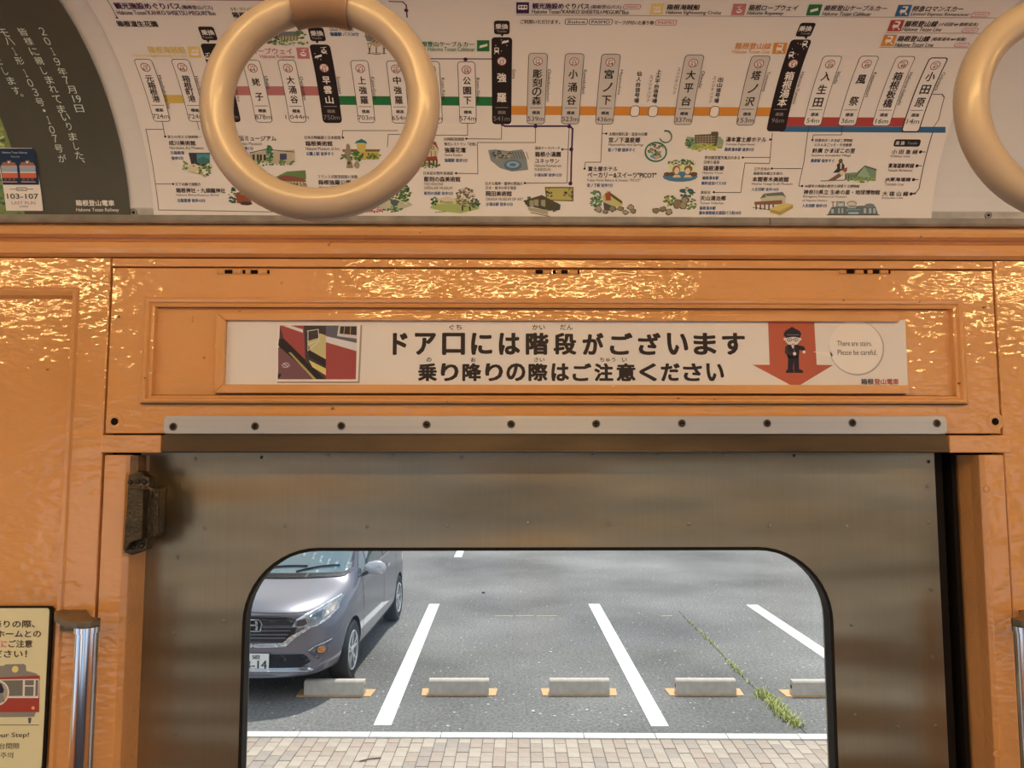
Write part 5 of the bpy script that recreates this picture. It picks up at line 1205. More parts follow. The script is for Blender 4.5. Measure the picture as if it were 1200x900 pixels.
# kerb stones
kw = (gp(600, 866.3).y-gp(600, 860).y)
kb = thing('kerb', 'low pale concrete kerb between asphalt and paving', 'kerb', (kL.x, kL.y, 0), M=MO)
kwid = abs(gp(600, 859.5).y-gp(600, 865.5).y)
joint0 = gp(350, 862)
jx = gp(518, 862).x-gp(434.5, 862).x
for i in range(-5, 9):
    x0 = gp(350, 862).x+i*jx+.003; x1 = x0+jx-.006
    p = [Vector((x, ky(x), 0)) for x in (x0, x1)]
    q = [w_-knrm*kwid for w_ in p]
    MB().add([(p[0].x, p[0].y, -.05), (p[1].x, p[1].y, -.05), (q[1].x, q[1].y, -.05), (q[0].x, q[0].y, -.05), (p[0].x, p[0].y, .012), (p[1].x, p[1].y, .012), (q[1].x, q[1].y, .012), (q[0].x, q[0].y, .012)],
             [(0,3,2,1),(4,5,6,7),(0,1,5,4),(1,2,6,5),(2,3,7,6),(3,0,4,7)]).build('kerb_stone', KERBM, kb, bevel=.004)
# paving bricks
pv = thing('pavement', 'buff block paving beside the train', None, (kL.x, kL.y, 0), M=MO); pv['kind'] = 'structure'
PAV = [plain('paver', c, .85, var=.10, vscale=9, bump=.0015, bscale=60) for c in ((.40, .325, .26), (.36, .285, .225), (.43, .355, .285), (.33, .275, .23), (.38, .295, .235))]
pwid = (gp(731, 880).x-gp(731-14.35, 880).x); plen = pwid*1.86
def paver_mesh(mat):
    mb = MB(); h = .0022; w, L_ = pwid/2-h, plen/2-h
    mb.add([(-w, -L_, -.04), (w, -L_, -.04), (w, L_, -.04), (-w, L_, -.04), (-w, -L_, -.004), (w, -L_, -.004), (w, L_, -.004), (-w, L_, -.004),
            (-w+.003, -L_+.003, 0), (w-.003, -L_+.003, 0), (w-.003, L_-.003, 0), (-w+.003, L_-.003, 0)],
           [(0,1,5,4),(1,2,6,5),(2,3,7,6),(3,0,4,7),(4,5,9,8),(5,6,10,9),(6,7,11,10),(7,4,8,11),(8,9,10,11)])
    o = mb.build('brick', mat); me = o.data; bpy.data.objects.remove(o); return me
PM = [paver_mesh(m) for m in PAV]
rest = MB()
c_ = math.cos(KA); s_ = math.sin(KA); base = Vector((0, ky(0), 0))-knrm*(kwid+.004)
cnt = 0
for i in range(-40, 44):
    off = (i % 2)*plen/2
    for j in range(-1, 15):
        u0 = i*pwid; v0 = -(j*plen+plen/2-off)
        top = v0+plen/2; 
        if top > plen*.26:                      # half brick cut at the kerb
            if v0-plen/2 > -.01: continue
        pos = base+kdir*u0+knrm*v0
        cut = 1.0
        if v0+plen/2 > 0.001: cut = .5
        inview = abs(pos.x) < 3.0 and j <= 4 and gp(600, 900).y-.1 < pos.y
        k = random.choice([0, 0, 1, 2, 2, 3, 4]) 
        if inview and cnt < 300 and cut == 1.0:
            ob = bpy.data.objects.new('brick', PM[k]); COL.objects.link(ob); ob.parent = pv
            ob.location = pos+Vector((0, 0, random.uniform(-.002, .002)))-Vector(pv['base']); ob.rotation_euler = (random.uniform(-.006, .006), random.uniform(-.006, .006), KA); cnt += 1
        elif inview and cut < 1 and cnt < 300:
            ob = bpy.data.objects.new('brick', PM[k]); COL.objects.link(ob); ob.parent = pv
            ob.location = pos-knrm*plen*.25-Vector(pv['base']); ob.scale = (1, .485, 1); ob.rotation_euler = (0, 0, KA); cnt += 1
        else:
            w, L_ = pwid/2-.002, (plen/2-.002)*cut; c0 = pos-knrm*(plen*.25 if cut < 1 else 0)
            vs = [c0+kdir*a+knrm*b for a, b in ((-w, -L_), (w, -L_), (w, L_), (-w, L_))]
            rest.k = k; rest.add([(p.x, p.y, -.03) for p in vs]+[(p.x, p.y, 0) for p in vs], [(4,5,6,7),(0,1,5,4),(1,2,6,5),(2,3,7,6),(3,0,4,7)])
ro_ = rest.build('brick_field', PAV, pv); ro_['kind'] = 'stuff'
MB().box(-3.6, 3.9, 3.0, ky(0)-kwid-.02, -.05, -.012).build('joint_sand', plain('joint sand', (.16, .13, .10), .95), pv)
# painted lines
def ground_quad(name, pts, mat, h, label=None, cat=None, t=.004):
    P3 = [gp(u, v) for u, v in pts]; c = sum(P3, Vector())/len(P3)
    mb = MB(); n = len(P3)
    mb.add([(p.x, p.y, -.002) for p in P3]+[(p.x, p.y, h) for p in P3], [tuple(range(n, 2*n))]+[(i, (i+1)%n, n+(i+1)%n, n+i) for i in range(n)])
    o = mb.build(name, mat, None, loc=(c.x, c.y, 0)); o.matrix_world = MO @ Matrix.Translation((c.x, c.y, 0)); o['base'] = (c.x, c.y, 0)
    if label: tag(o, label, cat)
    return o
ground_quad('bay_line', [(437.7, 850), (458.5, 850), (515, 708), (503, 708)], LINEP, .004, 'white bay line just right of the parked car', 'line')
ground_quad('bay_line', [(763.2, 851.3), (783.8, 851.3), (702.5, 708), (689.5, 708)], LINEP, .004, 'white bay line near the centre of the window view', 'line')
ground_quad('bay_line', [(1075, 846), (1097, 846), (887.7, 709), (874.5, 709)], LINEP, .004, 'white bay line at the far right of the window view', 'line')
ground_quad('bay_line', [(532, 653), (541, 653), (545, 642), (537, 642)], LINEP, .004, 'short white line in the far row near the window top', 'line')
ground_quad('bay_line', [(112, 849), (132, 849), (300, 708), (288, 708)], LINEP, .004, 'white bay line hidden left of the parked car', 'line')
# faint worn yellow line and pavement seam
YL = plain('worn yellow chalk line', (.34, .30, .19), .8)
for (x0, x1, wh_) in ((580, 601, 'leftmost'), (604, 625, 'second from the left'), (629, 653, 'third from the left'), (775, 788, 'rightmost, near the weeds')):
    ground_quad('chalk_mark', [(x0, 722.4), (x1, 722.2), (x1, 721.4), (x0, 721.6)], YL, .003, 'faint yellow chalk dash across the asphalt, '+wh_, 'mark')['group'] = 'broken chalk line'
# wheel stops
def stop(uL, uR, vB, label, v_ref=815):
    a, b = gp(uL, vB), gp(uR, vB); c = (a+b)/2; L_ = .61
    T_ = thing('wheel_stop', label, 'wheel stop', (c.x, c.y, 0), 'wheel stops', M=MO)
    T_.matrix_world = MO @ Matrix.Translation(c) @ Matrix.Rotation(KA*.6, 4, 'Z')
    T_['base'] = (0, 0, 0)
    prof = [(0, .008), (.012, .135), (.030, .150), (.085, .150), (.103, .135), (.115, .008)]
    MB().sweepx(prof, -L_/2, L_/2, close=True).build('block', CONC, T_, bevel=.006)
    MB().add([(-L_/2-.07, -.015, .0), (L_/2+.07, -.015, .0), (L_/2+.085, .20, .0), (-L_/2-.085, .20, .0), (-L_/2-.07, -.015, .008), (L_/2+.07, -.015, .008), (L_/2+.085, .20, .008), (-L_/2-.085, .20, .008)],
             [(0,3,2,1),(4,5,6,7),(0,1,5,4),(1,2,6,5),(2,3,7,6),(3,0,4,7)]).build('pad', PLATE, T_)
    for sx in (-1, 1): MB().lathe([(.0001, 0), (.017, 0), (.021, -.002*0)], (sx*(L_/2+.0008), .057, .082), 12, 'x').build('bolt_hole', GAP, T_)
stop(355, 427, 816, 'concrete wheel stop on an ochre pad under the car bumper')
stop(501.5, 573.5, 815, 'concrete wheel stop on an ochre pad just right of the car line')
stop(644, 715, 815, 'concrete wheel stop on an ochre pad left of the central line')
stop(792.5, 864, 815, 'concrete wheel stop on an ochre pad right of the central line')
stop(929.5, 1001, 816.5, 'concrete wheel stop on an ochre pad cut off by the window edge')
# weeds along the crack
GR = [plain('grass blade', c, .8) for c in ((.42, .46, .14), (.56, .55, .22), (.32, .40, .12), (.66, .60, .30))]
gm = MB(); path = [(801, 722), (806, 728), (823, 743), (838, 758), (853, 775), (869, 792), (890, 812), (905, 825), (920, 840), (938, 853)]
dens = [3, 1, 14, 22, 8, 34, 6, 70, 90, 60]
for (p, q), d in zip(zip(path, path[1:]), dens[1:]):
    for k in range(int(d*2.6)):
        f = random.random(); w = random.gauss(0, 1.0 if d < 40 else 3.0)
        g0 = gp(p[0]+(q[0]-p[0])*f+w, p[1]+(q[1]-p[1])*f-w*.5); gm.k = random.choice([0, 0, 1, 1, 2, 3])
        h = random.uniform(.02, .055)*(1.3 if d > 40 else .8); t = random.random()*6.28; s = random.uniform(.3, 1.2)
        dx, dy = math.cos(t), math.sin(t); wd = .0055
        gm.add([(g0.x-dy*wd, g0.y+dx*wd, 0), (g0.x+dy*wd, g0.y-dx*wd, 0), (g0.x+dx*h*s*.5+dy*wd*.7, g0.y+dy*h*s*.5-dx*wd*.7, h*.7), (g0.x+dx*h*s*.5-dy*wd*.7, g0.y+dy*h*s*.5+dx*wd*.7, h*.7), (g0.x+dx*h*s, g0.y+dy*h*s, h)], [(0,1,2,3),(3,2,4)])
gc = gp(900, 820)
go = gm.build('grass', GR, None, loc=tuple(gc), recalc=False); go.matrix_world = MO @ Matrix.Translation(gc); go['kind'] = 'stuff'
go['label'] = 'pale green weeds growing in the crack of the asphalt'; go['category'] = 'grass'
# crack the weeds grow in
cm = MB(); cp = [gp(*p) for p in [(795, 716)]+path+[(945, 860)]]
for a, b in zip(cp, cp[1:]):
    d = (b-a).normalized(); n_ = Vector((-d.y, d.x, 0))*.007; cm.add([a+n_+Vector((0,0,.0012)), b+n_+Vector((0,0,.0012)), b-n_+Vector((0,0,.0012)), a-n_+Vector((0,0,.0012))], [(0,1,2,3)])
co_ = cm.build('crack', plain('dark crack', (.05, .048, .044), .95), None, recalc=False); co_.parent = lot
# pebbles and a twig
PB = plain('pale pebble', (.6, .58, .54), .8)
pbs = []
for i, (u, v, r) in enumerate([(566.5, 695, .035), (624.5, 834, .022), (633, 837.5, .02), (688, 832.5, .018), (650, 839.5, .016), (475.5, 733.5, .02), (645, 764.5, .022), (732.5, 839, .02), (572, 826, .016), (601, 765.5, .014)]):
    p = gp(u, v); mb = MB(); P_ = []
    mb.lathe([(.0001, -r*.2), (r*.8, 0), (r, r*.25), (r*.6, r*.6), (.0001, r*.7)], (0, 0, 0), 7)
    mb.v = [(a*random.uniform(.8, 1.1), b*random.uniform(.7, 1), c) for a, b, c in mb.v]
    o = mb.build('pebble', PB if i else plain('dark pebble', (.05, .05, .05), .8), None); o.matrix_world = MO @ Matrix.Translation(p)
    tag(o, ['single dark lump on the far asphalt above the chalk line', 'pale pebble left of four between the two middle stops and the kerb', 'pale pebble in front of the centre left stop, second of the small cluster', 'pale pebble nearest the central white line in the cluster', 'pale pebble closest to the kerb below the centre left stop',
            'pale pebble beside the top of the line next to the car', 'pale pebble behind the centre left wheel stop', 'pale pebble right of the lower end of the central line', 'pale pebble just in front of the second wheel stop', 'pale pebble behind the gap between the two middle stops'][i], 'pebble')
    if i: o['group'] = 'pale pebbles on the asphalt'
a, b = gp(421, 893), gp(446.5, 889)
tw = MB().tube([a+Vector((0,0,.006)), (a+b)/2+Vector((0,.01,.010)), b+Vector((0,0,.006))], .005, 6).build('twig', plain('brown twig', (.18, .11, .09), .8), None, loc=tuple(a)); tw.matrix_world = MO @ Matrix.Translation(a)
tag(tw, 'thin brown twig lying on the block paving', 'twig')
# hedge and houses beyond the lot are out of view; a far green bank closes the lot
bank = MB(); 
for i in range(40):
    x0 = -40+i*2
    bank.add([(x0, 60, 0), (x0+2, 60, 0), (x0+2, 62, 2.2+.5*math.sin(i*1.7)), (x0, 62, 2.2+.5*math.sin((i-1)*1.7)), (x0+2, 66, 2.0), (x0, 66, 2.0)], [(0,1,2,3),(3,2,4,5)])
bk = bank.build('bank', plain('green bank', (.06, .10, .04), .95, var=.4, vscale=2), None); bk.matrix_world = MO; bk['kind'] = 'structure'
# ================================================================= the parked minivan
def car():
    PAINT = plain('plum grey metallic paint', (.125, .12, .15), .34, metal=.35, spec=.5, coat=1.0)
    TRIM = plain('black car plastic', (.02, .02, .022), .5)
    MESHM = plain('dark grille', (.045, .048, .055), .4, metal=.3)
    CG = plain('tinted car glass', (.06, .085, .095), .06, spec=.9, coat=.5)
    WG = plain('windscreen glass', (.30, .40, .43), .05, spec=.9, coat=1.0)
    TYRE = plain('tyre', (.022, .022, .024), .8); RIM = plain('alloy rim', (.62, .63, .65), .3, metal=.8)
    LENS = plain('headlight lens', (.50, .53, .56), .12, metal=.55, coat=1.0); AMB = plain('amber lamp', (.80, .30, .06), .3, coat=1)
    SIL = plain('satin silver trim', (.75, .76, .78), .22, metal=.85)
    fr0 = gp(293, 797, .225)
    cx, cy = fr0.x, fr0.y-.10
    C = thing('car', 'plum grey minivan parked nose first behind its wheel stop', 'car', (cx, cy, 0), M=MO)
    C.matrix_world = MO @ Matrix.Translation((cx+.0, cy+.03, .028)) @ Matrix.Rotation(math.radians(-2.7), 4, 'Z'); C['base'] = (0, 0, 0)
    S = [  # y, then nine (x, z) from the underside centre round to the roof centre
     (0.000, [(0,.235),(.46,.235),(.56,.29),(.60,.47),(.59,.63),(.55,.73),(.42,.795),(.25,.825),(0,.835)]),
     (0.045, [(0,.195),(.60,.195),(.70,.27),(.735,.45),(.725,.62),(.665,.755),(.50,.835),(.28,.865),(0,.88)]),
     (0.22,  [(0,.19),(.68,.19),(.785,.27),(.81,.46),(.80,.65),(.755,.83),(.56,.90),(.30,.93),(0,.94)]),
     (0.50,  [(0,.18),(.70,.18),(.815,.25),(.838,.47),(.830,.72),(.795,.895),(.62,.955),(.32,.975),(0,.985)]),
     (0.83,  [(0,.18),(.71,.18),(.828,.24),(.8475,.48),(.842,.78),(.815,.935),(.68,.995),(.34,1.02),(0,1.03)]),
     (1.05,  [(0,.18),(.71,.18),(.830,.24),(.8475,.48),(.843,.80),(.822,.965),(.715,1.05),(.36,1.095),(0,1.105)]),
     (1.35,  [(0,.18),(.71,.18),(.830,.24),(.8475,.48),(.843,.82),(.825,.99),(.72,1.28),(.37,1.345),(0,1.36)]),
     (1.70,  [(0,.18),(.71,.18),(.830,.24),(.8475,.48),(.843,.83),(.825,1.01),(.70,1.50),(.38,1.565),(0,1.58)]),
     (2.05,  [(0,.18),(.71,.18),(.830,.24),(.8475,.48),(.843,.84),(.825,1.02),(.68,1.61),(.45,1.675),(0,1.69)]),
     (2.80,  [(0,.18),(.71,.18),(.830,.24),(.8475,.48),(.843,.85),(.825,1.03),(.67,1.63),(.45,1.695),(0,1.71)]),
     (3.60,  [(0,.18),(.71,.18),(.828,.24),(.8475,.48),(.843,.86),(.822,1.04),(.66,1.62),(.45,1.685),(0,1.70)]),
     (4.05,  [(0,.20),(.70,.20),(.800,.26),(.825,.48),(.820,.86),(.800,1.04),(.64,1.59),(.43,1.65),(0,1.665)]),
     (4.24,  [(0,.28),(.60,.28),(.700,.32),(.750,.50),(.750,.86),(.740,1.02),(.60,1.50),(.40,1.56),(0,1.575)])]
    vs = []; fs = []; n = 9; full = []
    for y, pts in S:
        bul = max(0.0, 1-y/1.1)
        ring = []
        for x, z in pts+[(-p[0], p[1]) for p in pts[-2:0:-1]]:
            ring.append(len(vs)); vs.append((x, y+bul*.30*abs(x/.8)**2.6, z))
        full.append(ring)
    k = len(full[0])
    for a, b in zip(full, full[1:]):
        for i in range(k): fs.append((a[i], a[(i+1)%k], b[(i+1)%k], b[i]))
    def cap(ring, sgn):                       # quads across the end
        m = k//2
        for i in range(m):
            a, b, c, d = ring[i], ring[i+1], ring[-(i+1) % k], ring[-i % k]
            q = [a, b, c, d]; q = [v for j, v in enumerate(q) if v not in q[:j]]
            if len(q) > 2: fs.append(q if sgn else q[::-1])
    cap(full[0], 1); cap(full[-1], 0)
    me = bpy.data.meshes.new('hull'); me.from_pydata(vs, [], fs); hull = bpy.data.objects.new('hull', me); COL.objects.link(hull)
    bm = bmesh.new(); bm.from_mesh(me); bmesh.ops.recalc_face_normals(bm, faces=bm.faces); bm.to_mesh(me); bm.free()
    sm = hull.modifiers.new('s', 'SUBSURF'); sm.levels = 3; sm.render_levels = 3
    bpy.context.view_layer.update()
    ev = hull.evaluated_get(bpy.context.evaluated_depsgraph_get()); solid = bpy.data.meshes.new_from_object(ev)
    bvh = BVHTree.FromPolygons([v.co.copy() for v in solid.vertices], [tuple(p.vertices) for p in solid.polygons])
    # wheel arches
    cuts = []
    for wy in (.83, 3.57):
        m = MB(); m.lathe([(.0001, -1), (.350, -1), (.350, 1), (.0001, 1)], (0, wy, .300), 40, 'x'); co = m.build('cut', TRIM); co.data.update(); cuts.append(co)
        b = hull.modifiers.new('b', 'BOOLEAN'); b.operation = 'DIFFERENCE'; b.object = co; b.solver = 'EXACT'
    bpy.context.view_layer.update()
    ev = hull.evaluated_get(bpy.context.evaluated_depsgraph_get()); body = bpy.data.meshes.new_from_object(ev)
    for o in cuts+[hull]: bpy.data.objects.remove(o)
    body.name = 'body'; body.materials.clear(); body.materials.append(PAINT); body.materials.append(TRIM)
    bo = bpy.data.objects.new('body', body); COL.objects.link(bo); bo.parent = C
    for p in body.polygons:
        p.use_smooth = True
        c = p.center; near = min(abs(math.hypot(c.y-wy, c.z-.300)-.350) for wy in (.83, 3.57))
        p.material_index = 1 if (near < .004 and abs(p.normal.x) < .3) or c.z < .2 else 0
    bm = bmesh.new(); bm.from_mesh(body)
    for e in bm.edges: e.smooth = not (len(e.link_faces) == 2 and e.calc_face_angle(0) > .6)
    bm.to_mesh(body); bm.free()
    def drape(name, poly, mat, view='front', off=.004, parent=None, mirror=False, thick=.006, step=.03, label=None, cut=None):
        """an outline laid on the body: (x, z) seen from the front, (y, z) from the side"""
        out = []
        for sg in ((1, -1) if mirror else (1,)):
            bm = bmesh.new(); P_ = [(p[0]*sg if view == 'front' else p[0], p[1]) for p in poly]; V_ = [bm.verts.new((p[0], 0, p[1])) for p in P_]
            for t in tessellate_polygon([[Vector((p[0], p[1], 0)) for p in P_]]):
                try: bm.faces.new([V_[i] for i in t])
                except ValueError: pass
            for ax, no in ((0, (1, 0, 0)), (2, (0, 0, 1))):
                lo = min(v.co[ax] for v in bm.verts); hi = max(v.co[ax] for v in bm.verts)
                for i in range(math.floor(lo/step), math.ceil(hi/step)+1):
                    co = [0, 0, 0]; co[ax] = i*step
                    bmesh.ops.bisect_plane(bm, geom=bm.faces[:]+bm.edges[:]+bm.verts[:], dist=1e-6, plane_co=co, plane_no=no)
            for v in bm.verts:
                if view == 'front': o, d = Vector((v.co.x, -1, v.co.z)), Vector((0, 1, 0))
                else: o, d = Vector((2*sg, v.co.x, v.co.z)), Vector((-sg, 0, 0))
                h = bvh.ray_cast(o, d)
                if h[0] is None: h = bvh.find_nearest(o+d*(1.2 if view == 'front' else 1.2))
                nn = h[1] if h[1].dot(d) < 0 else -h[1]
                v.co = h[0]+nn*off
            bm.normal_update()
            dirn = Vector((0, -1, 0)) if view == 'front' else Vector((sg, 0, 0))
            for f in bm.faces:
                if f.normal.dot(dirn) < 0: f.normal_flip()
            r = bmesh.ops.extrude_face_region(bm, geom=bm.faces[:])
            me_ = bpy.data.meshes.new(name)
            vset = [g for g in r['geom'] if isinstance(g, bmesh.types.BMVert)]
            for v in vset: v.co -= dirn*0 + Vector((0, 0, 0))
            bm.normal_update()
            for v in vset: v.co += v.normal*0
            # sink the first layer
            for v in bm.verts:
                if v not in set(vset) : pass
            bm.to_mesh(me_); bm.free()
            me_.materials.append(mat); ob = bpy.data.objects.new(name, me_); COL.objects.link(ob); ob.parent = parent or C
            for p in me_.polygons: p.use_smooth = True
            if label: ob['label'] = label
            out.append(ob)
        return out
    D_ = drape
    D_('windscreen', [(-.66, 1.075), (.66, 1.075), (.70, 1.10), (.62, 1.50), (.55, 1.585), (-.55, 1.585), (-.62, 1.50), (-.70, 1.10)], WG, off=.006, label='pale reflecting windscreen')
    D_('cowl', [(-.68, 1.04), (.68, 1.04), (.715, 1.09), (.66, 1.075), (-.66, 1.075), (-.715, 1.09)], TRIM, off=.008)
    D_('pillar', [(.715, 1.06), (.735, 1.10), (.65, 1.52), (.62, 1.52), (.70, 1.10)], PAINT, off=.007, mirror=True)
    # grille, chrome wing bar, badge
    D_('grille', [(-.45, .735), (-.34, .80), (.34, .80), (.45, .735), (.40, .62), (.30, .545), (-.30, .545), (-.40, .62)], MESHM, off=.006)
    D_('grille_panel', [(-.44, .745), (-.36, .79), (.36, .79), (.44, .745), (.42, .69), (-.42, .69)], plain('smoked grille panel', (.16, .19, .21), .18, metal=.6), off=.009)
    for z in (.655, .615, .58): D_('grille_slat', [(-.37+(.655-z)*.6, z), (.37-(.655-z)*.6, z), (.365-(.655-z)*.6, z+.014), (-.365+(.655-z)*.6, z+.014)], SIL if z > .7 else plain('slat', (.22, .25, .28), .3, metal=.5), off=.010)
    D_('grille_trim', [(0, .53), (.29, .54), (.37, .61), (.56, .715), (.56, .685), (.42, .595), (.32, .50), (0, .49)], SIL, off=.014, mirror=True, label='silver wing shaped bar')
    em = D_('badge', [(-.10, .74), (-.088, .805), (.088, .805), (.10, .74), (.075, .655), (-.075, .655)], SIL, off=.018, label='silver badge with a letter H')[0]
    D_('badge_field', [(-.084, .74), (-.074, .793), (.074, .793), (.084, .74), (.063, .667), (-.063, .667)], TRIM, off=.021, parent=em)
    D_('badge_letter', [(-.062, .788), (-.040, .788), (-.033, .745), (.033, .745), (.040, .788), (.062, .788), (.046, .672), (.024, .672), (.030, .725), (-.030, .725), (-.024, .672), (-.046, .672)], SIL, off=.025, parent=em)
    # headlights
    for sg in (1, -1):
        q = lambda P_: [(a*sg, b) for a, b in P_]
        h = D_('headlight', q([(.385, .70), (.43, .785), (.58, .845), (.735, .915), (.757, .90), (.748, .83), (.70, .765), (.62, .715), (.50, .69)]), LENS, off=.010, label='clear headlight')[0]
        D_('reflector', q([(.425, .715), (.445, .765), (.51, .785), (.53, .73), (.49, .71)]), plain('lamp bowl', (.16, .15, .16), .2, metal=.7), off=.013, parent=h)
        D_('projector', q([(.55, .735), (.555, .80), (.64, .83), (.65, .755)]), plain('lamp projector', (.30, .33, .36), .1, metal=.8), off=.013, parent=h)
        D_('indicator', q([(.66, .765), (.665, .84), (.725, .865), (.725, .80)]), plain('indicator lens', (.66, .60, .54), .2), off=.013, parent=h)
        D_('light_guide', q([(.43, .785), (.58, .845), (.735, .915), (.738, .90), (.58, .828), (.435, .770)]), plain('light guide', (.85, .87, .9), .2), off=.016, parent=h)
        D_('lower_rim', q([(.50, .692), (.62, .717), (.70, .767), (.748, .83), (.752, .81), (.705, .75), (.62, .70), (.50, .675)]), SIL, off=.014, parent=h)
        f = D_('fog_lamp_housing', q([(.53, .455), (.60, .50), (.73, .545), (.735, .52), (.70, .44), (.635, .37), (.60, .385), (.555, .43)]), plain('fog lamp recess', (.16, .16, .18), .3, metal=.3), off=.008)[0]
        D_('fog_lamp', q([(.655+.035*math.cos(t), .462+.035*math.sin(t)) for t in [2*PI*i/16 for i in range(16)]]), AMB, off=.014, parent=f, label='amber fog lamp')
        D_('silver_blade', q([(.535, .462), (.60, .506), (.735, .552), (.737, .543), (.60, .49), (.54, .45)]), SIL, off=.013, parent=f)
    D_('lower_intake', [(-.53, .40), (-.49, .425), (.49, .425), (.53, .40), (.56, .35), (.47, .30), (-.47, .30), (-.56, .35)], plain('lower grille mesh', (.03, .033, .04), .45, bump=.004, bscale=90), off=.007)
    D_('lip_trim', [(-.60, .275), (-.55, .30), (.55, .30), (.60, .275), (.56, .262), (-.56, .262)], SIL, off=.008, label='thin bright edge under the intake')
    D_('bonnet_gap', [(-.52, .838), (0, .862), (.52, .838), (.62, .85), (.62, .846), (.52, .833), (0, .857), (-.52, .833), (-.62, .846), (-.62, .85)], TRIM, off=.002)
    # plate
    z0, z1 = .275, .44; px0, px1 = -.165, .165
    y0 = bvh.ray_cast(Vector((.0, -1, .36)), Vector((0, 1, 0)))[0].y-.022
    pl = MB().box(px0, px1, y0, y0+.012, z0, z1).build('number_plate', plain('plate white', (.80, .77, .75), .4), C, bevel=.003)
    MB().box(px0+.02, px1-.02, y0+.012, y0+.06, z0+.02, z1-.02).build('plate_bracket', TRIM, C)
    sc = Print(Flat(0), None); gk = [('502', (.0, z1-.052, .075, z1-.014)), ('・3-14', (-.14, z0+.018, .145, z0+.10))]
    for t, (a, b, c, d) in gk:
        PLATE_JOBS.append((t, a, b, c, d, y0-.0012, C))
    SHEETS.remove(sc)
    # side: windows, door lines, mouldings, mirrors, wheels
    for sg in (1, -1):
        def side(name, poly, mat, off=.004, label=None, parent=None):
            bm = None
            o = []
            # reuse drape with the wanted side
            return drape_side(name, poly, mat, off, sg, label, parent)
        def drape_side(name, poly, mat, off, sg, label, parent):
            save = bvh.ray_cast
            bm = bmesh.new(); V_ = [bm.verts.new((p[0], 0, p[1])) for p in poly]
            for t in tessellate_polygon([[Vector((p[0], p[1], 0)) for p in poly]]):
                try: bm.faces.new([V_[i] for i in t])
                except ValueError: pass
            for ax, no in ((0, (1, 0, 0)), (2, (0, 0, 1))):
                lo = min(v.co[ax] for v in bm.verts); hi = max(v.co[ax] for v in bm.verts); st = .05
                for i in range(math.floor(lo/st), math.ceil(hi/st)+1):
                    co = [0, 0, 0]; co[ax] = i*st
                    bmesh.ops.bisect_plane(bm, geom=bm.faces[:]+bm.edges[:]+bm.verts[:], dist=1e-6, plane_co=co, plane_no=no)
            for v in bm.verts:
                o = Vector((2*sg, v.co.x, v.co.z)); d = Vector((-sg, 0, 0)); h = bvh.ray_cast(o, d)
                if h[0] is None: h = bvh.find_nearest(o+d*1.2)
                nn = h[1] if h[1].dot(d) < 0 else -h[1]
                v.co = h[0]+nn*off
            bm.normal_update()
            for f in bm.faces:
                if f.normal.x*sg < 0: f.normal_flip()
            m_ = bpy.data.meshes.new(name); bm.to_mesh(m_); bm.free(); m_.materials.append(mat)
            for p in m_.polygons: p.use_smooth = True
            ob = bpy.data.objects.new(name, m_); COL.objects.link(ob); ob.parent = parent or C
            if label: ob['label'] = label
            return ob
        side('quarter_glass', [(1.22, 1.03), (1.50, 1.04), (1.52, 1.30)], CG)
        side('door_glass', [(1.58, 1.04), (2.40, 1.05), (2.40, 1.56), (1.98, 1.56), (1.60, 1.34)], CG)
        side('door_glass', [(2.48, 1.05), (3.25, 1.06), (3.25, 1.56), (2.48, 1.56)], CG)
        side('rear_quarter_glass', [(3.33, 1.07), (3.95, 1.12), (3.88, 1.50), (3.33, 1.55)], CG)
        side('glass_trim', [(1.20, 1.012), (3.98, 1.05), (3.98, 1.065), (1.20, 1.026)], SIL)
        for y in (1.28, 2.44, 3.30): side('door_gap', [(y, .26), (y+.008, .26), (y+.008, 1.0), (y, 1.0)], TRIM, .0015)
        for y in (2.18, 2.60): side('door_handle', [(y, .885), (y+.17, .885), (y+.17, .915), (y, .915)], SIL, .022)
        side('side_sill', [(1.22, .24), (3.2, .24), (3.2, .262), (1.22, .262)], SIL, .006)
        # mirror
        h = bvh.ray_cast(Vector((2*sg, 1.36, 1.05)), Vector((-sg, 0, 0)))[0].x
        m = MB(); vs_ = []; fs_ = []
        for i, (t, r) in enumerate(((0, .25), (.06, .8), (.14, 1), (.20, .9), (.245, .55), (.26, .1))):
            for j in range(16): a = 2*PI*j/16; vs_.append((h+sg*(.02+t*1.0), 1.37+.035*math.cos(a)*r*1.3+.02*t, 1.075+.085*math.sin(a)*r))
        for i in range(5):
            for j in range(16): fs_.append((i*16+j, i*16+(j+1)%16, (i+1)*16+(j+1)%16, (i+1)*16+j))
        m.add(vs_, fs_); m.build('door_mirror', plain('pale mirror shell', (.5, .5, .54), .25, metal=.3, coat=1), C, smooth=True)
        MB().tube([(h-sg*.02, 1.36, .99), (h+sg*.05, 1.36, 1.02), (h+sg*.09, 1.37, 1.05)], .022, 8).build('mirror_stalk', TRIM, C, smooth=True)
        for wy in (.83, 3.57):
            w = MB().lathe([(.20, -.10), (.285, -.105), (.312, -.085), (.322, -.05), (.322, .05), (.312, .085), (.285, .105), (.215, .10), (.205, .06), (.20, .06), (.20, -.10)], (0, 0, 0), 48, 'x')
            w.v = [(a*sg+sg*.735, b+wy, c+.294) for a, b, c in w.v]; wh = w.build('wheel', TYRE, C, smooth=True)
            rm = MB(); rm.lathe([(.208, .098), (.200, .105), (.190, .098), (.186, .03)], n=48, axis='x')
            rm.lathe([(.0001, .098), (.03, .098), (.045, .088), (.045, .03)], n=20, axis='x')
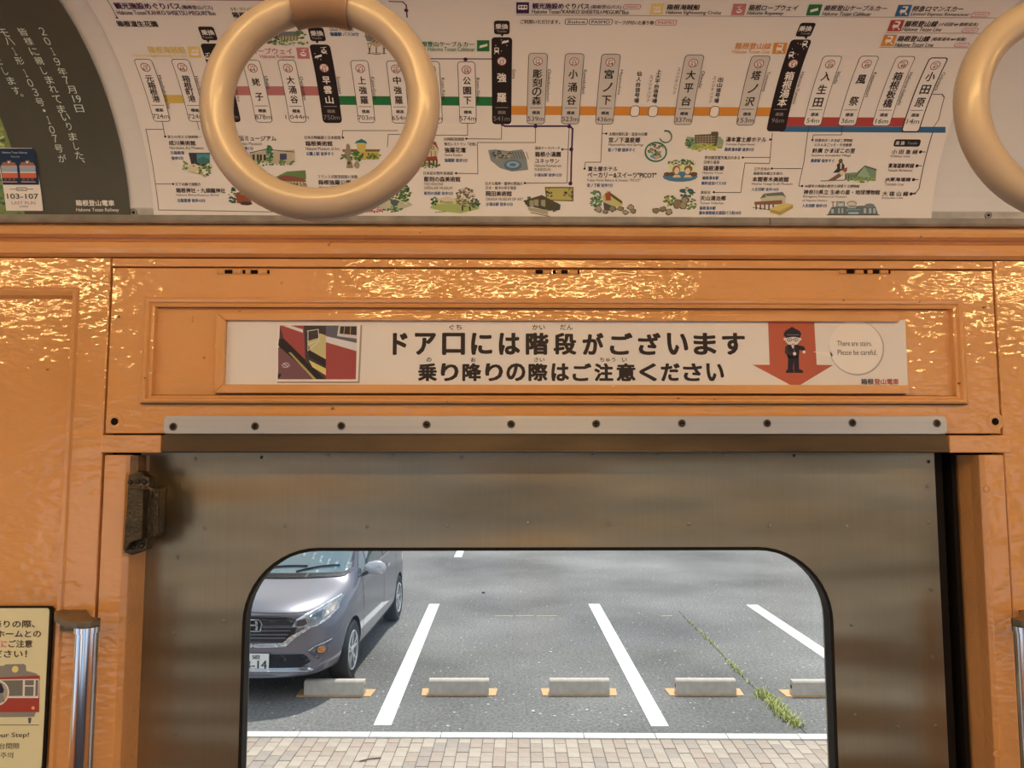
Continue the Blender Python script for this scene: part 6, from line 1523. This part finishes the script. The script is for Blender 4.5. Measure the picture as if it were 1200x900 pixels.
            for i in range(5):
                for dd in (-.13, .13):
                    t = 2*PI*i/5+PI/2; a0 = t+dd*.45; a1 = t+dd*1.5
                    p0 = (math.cos(a0)*.03, math.sin(a0)*.03); p1 = (math.cos(a1)*.195, math.sin(a1)*.195); nx, ny = -math.sin(t), math.cos(t); wdt = .014
                    rm.add([(.088, p0[0]+nx*wdt, p0[1]+ny*wdt), (.088, p0[0]-nx*wdt, p0[1]-ny*wdt), (.098, p1[0]-nx*wdt*.8, p1[1]-ny*wdt*.8), (.098, p1[0]+nx*wdt*.8, p1[1]+ny*wdt*.8),
                            (.05, p0[0]+nx*wdt, p0[1]+ny*wdt), (.05, p0[0]-nx*wdt, p0[1]-ny*wdt), (.06, p1[0]-nx*wdt*.8, p1[1]-ny*wdt*.8), (.06, p1[0]+nx*wdt*.8, p1[1]+ny*wdt*.8)],
                           [(0,1,2,3),(4,7,6,5),(0,4,5,1),(1,5,6,2),(2,6,7,3),(3,7,4,0)])
            rm.v = [(a*sg+sg*.735, b+wy, c+.294) for a, b, c in rm.v]; r_ = rm.build('rim', RIM, C); r_.parent = wh
            bd = MB().lathe([(.0001, .02), (.20, .02), (.20, -.02)], n=32, axis='x'); bd.v = [(a*sg+sg*.735, b+wy, c+.294) for a, b, c in bd.v]
            b_ = bd.build('wheel_well', TRIM, C); b_.parent = wh
    MB().box(-.60, .60, .5, 3.9, .20, .55).build('underbody', TRIM, C)
    # wipers
    for x0, x1 in ((-.45, .25), (.15, .60)):
        pts = []
        for i in range(8):
            x = x0+(x1-x0)*i/7; z = 1.09+.05*math.sin(PI*i/7*.6); h = bvh.ray_cast(Vector((x, -1, z)), Vector((0, 1, 0)))[0]
            pts.append((h.x, h.y-.018, h.z+.008))
        MB().tube(pts, .009, 6).build('wiper', TRIM, C)
PLATE_JOBS = []
car()
# ================================================================= lay down all the print
_pj = Print(Flat(0), None)
for t, a, b, c, d, y, C in PLATE_JOBS: _pj.items.append(('T', glyph_key(t, .02), 'plate_lettering', (a, b, c, d, 0), (30, 60, 44), 0))
prepare_text()
SHEETS.remove(_pj)
PLK = plain('plate green lettering', (.05, .09, .07), .6)
for t, a, b, c, d, y, C in PLATE_JOBS:
    gv, gf = _glyph[t]; mb = MB(); [mb.add([(a+(c-a)*p+e, y-abs(e)*.01, b+(d-b)*q) for p, q in gv], gf) for e in (0, -.003, .003)]
    o = mb.build('plate_lettering', PLK, C, recalc=False)
for S_ in SHEETS: S_.build()
for o in bpy.data.objects:
    if 'base' in o: del o['base']
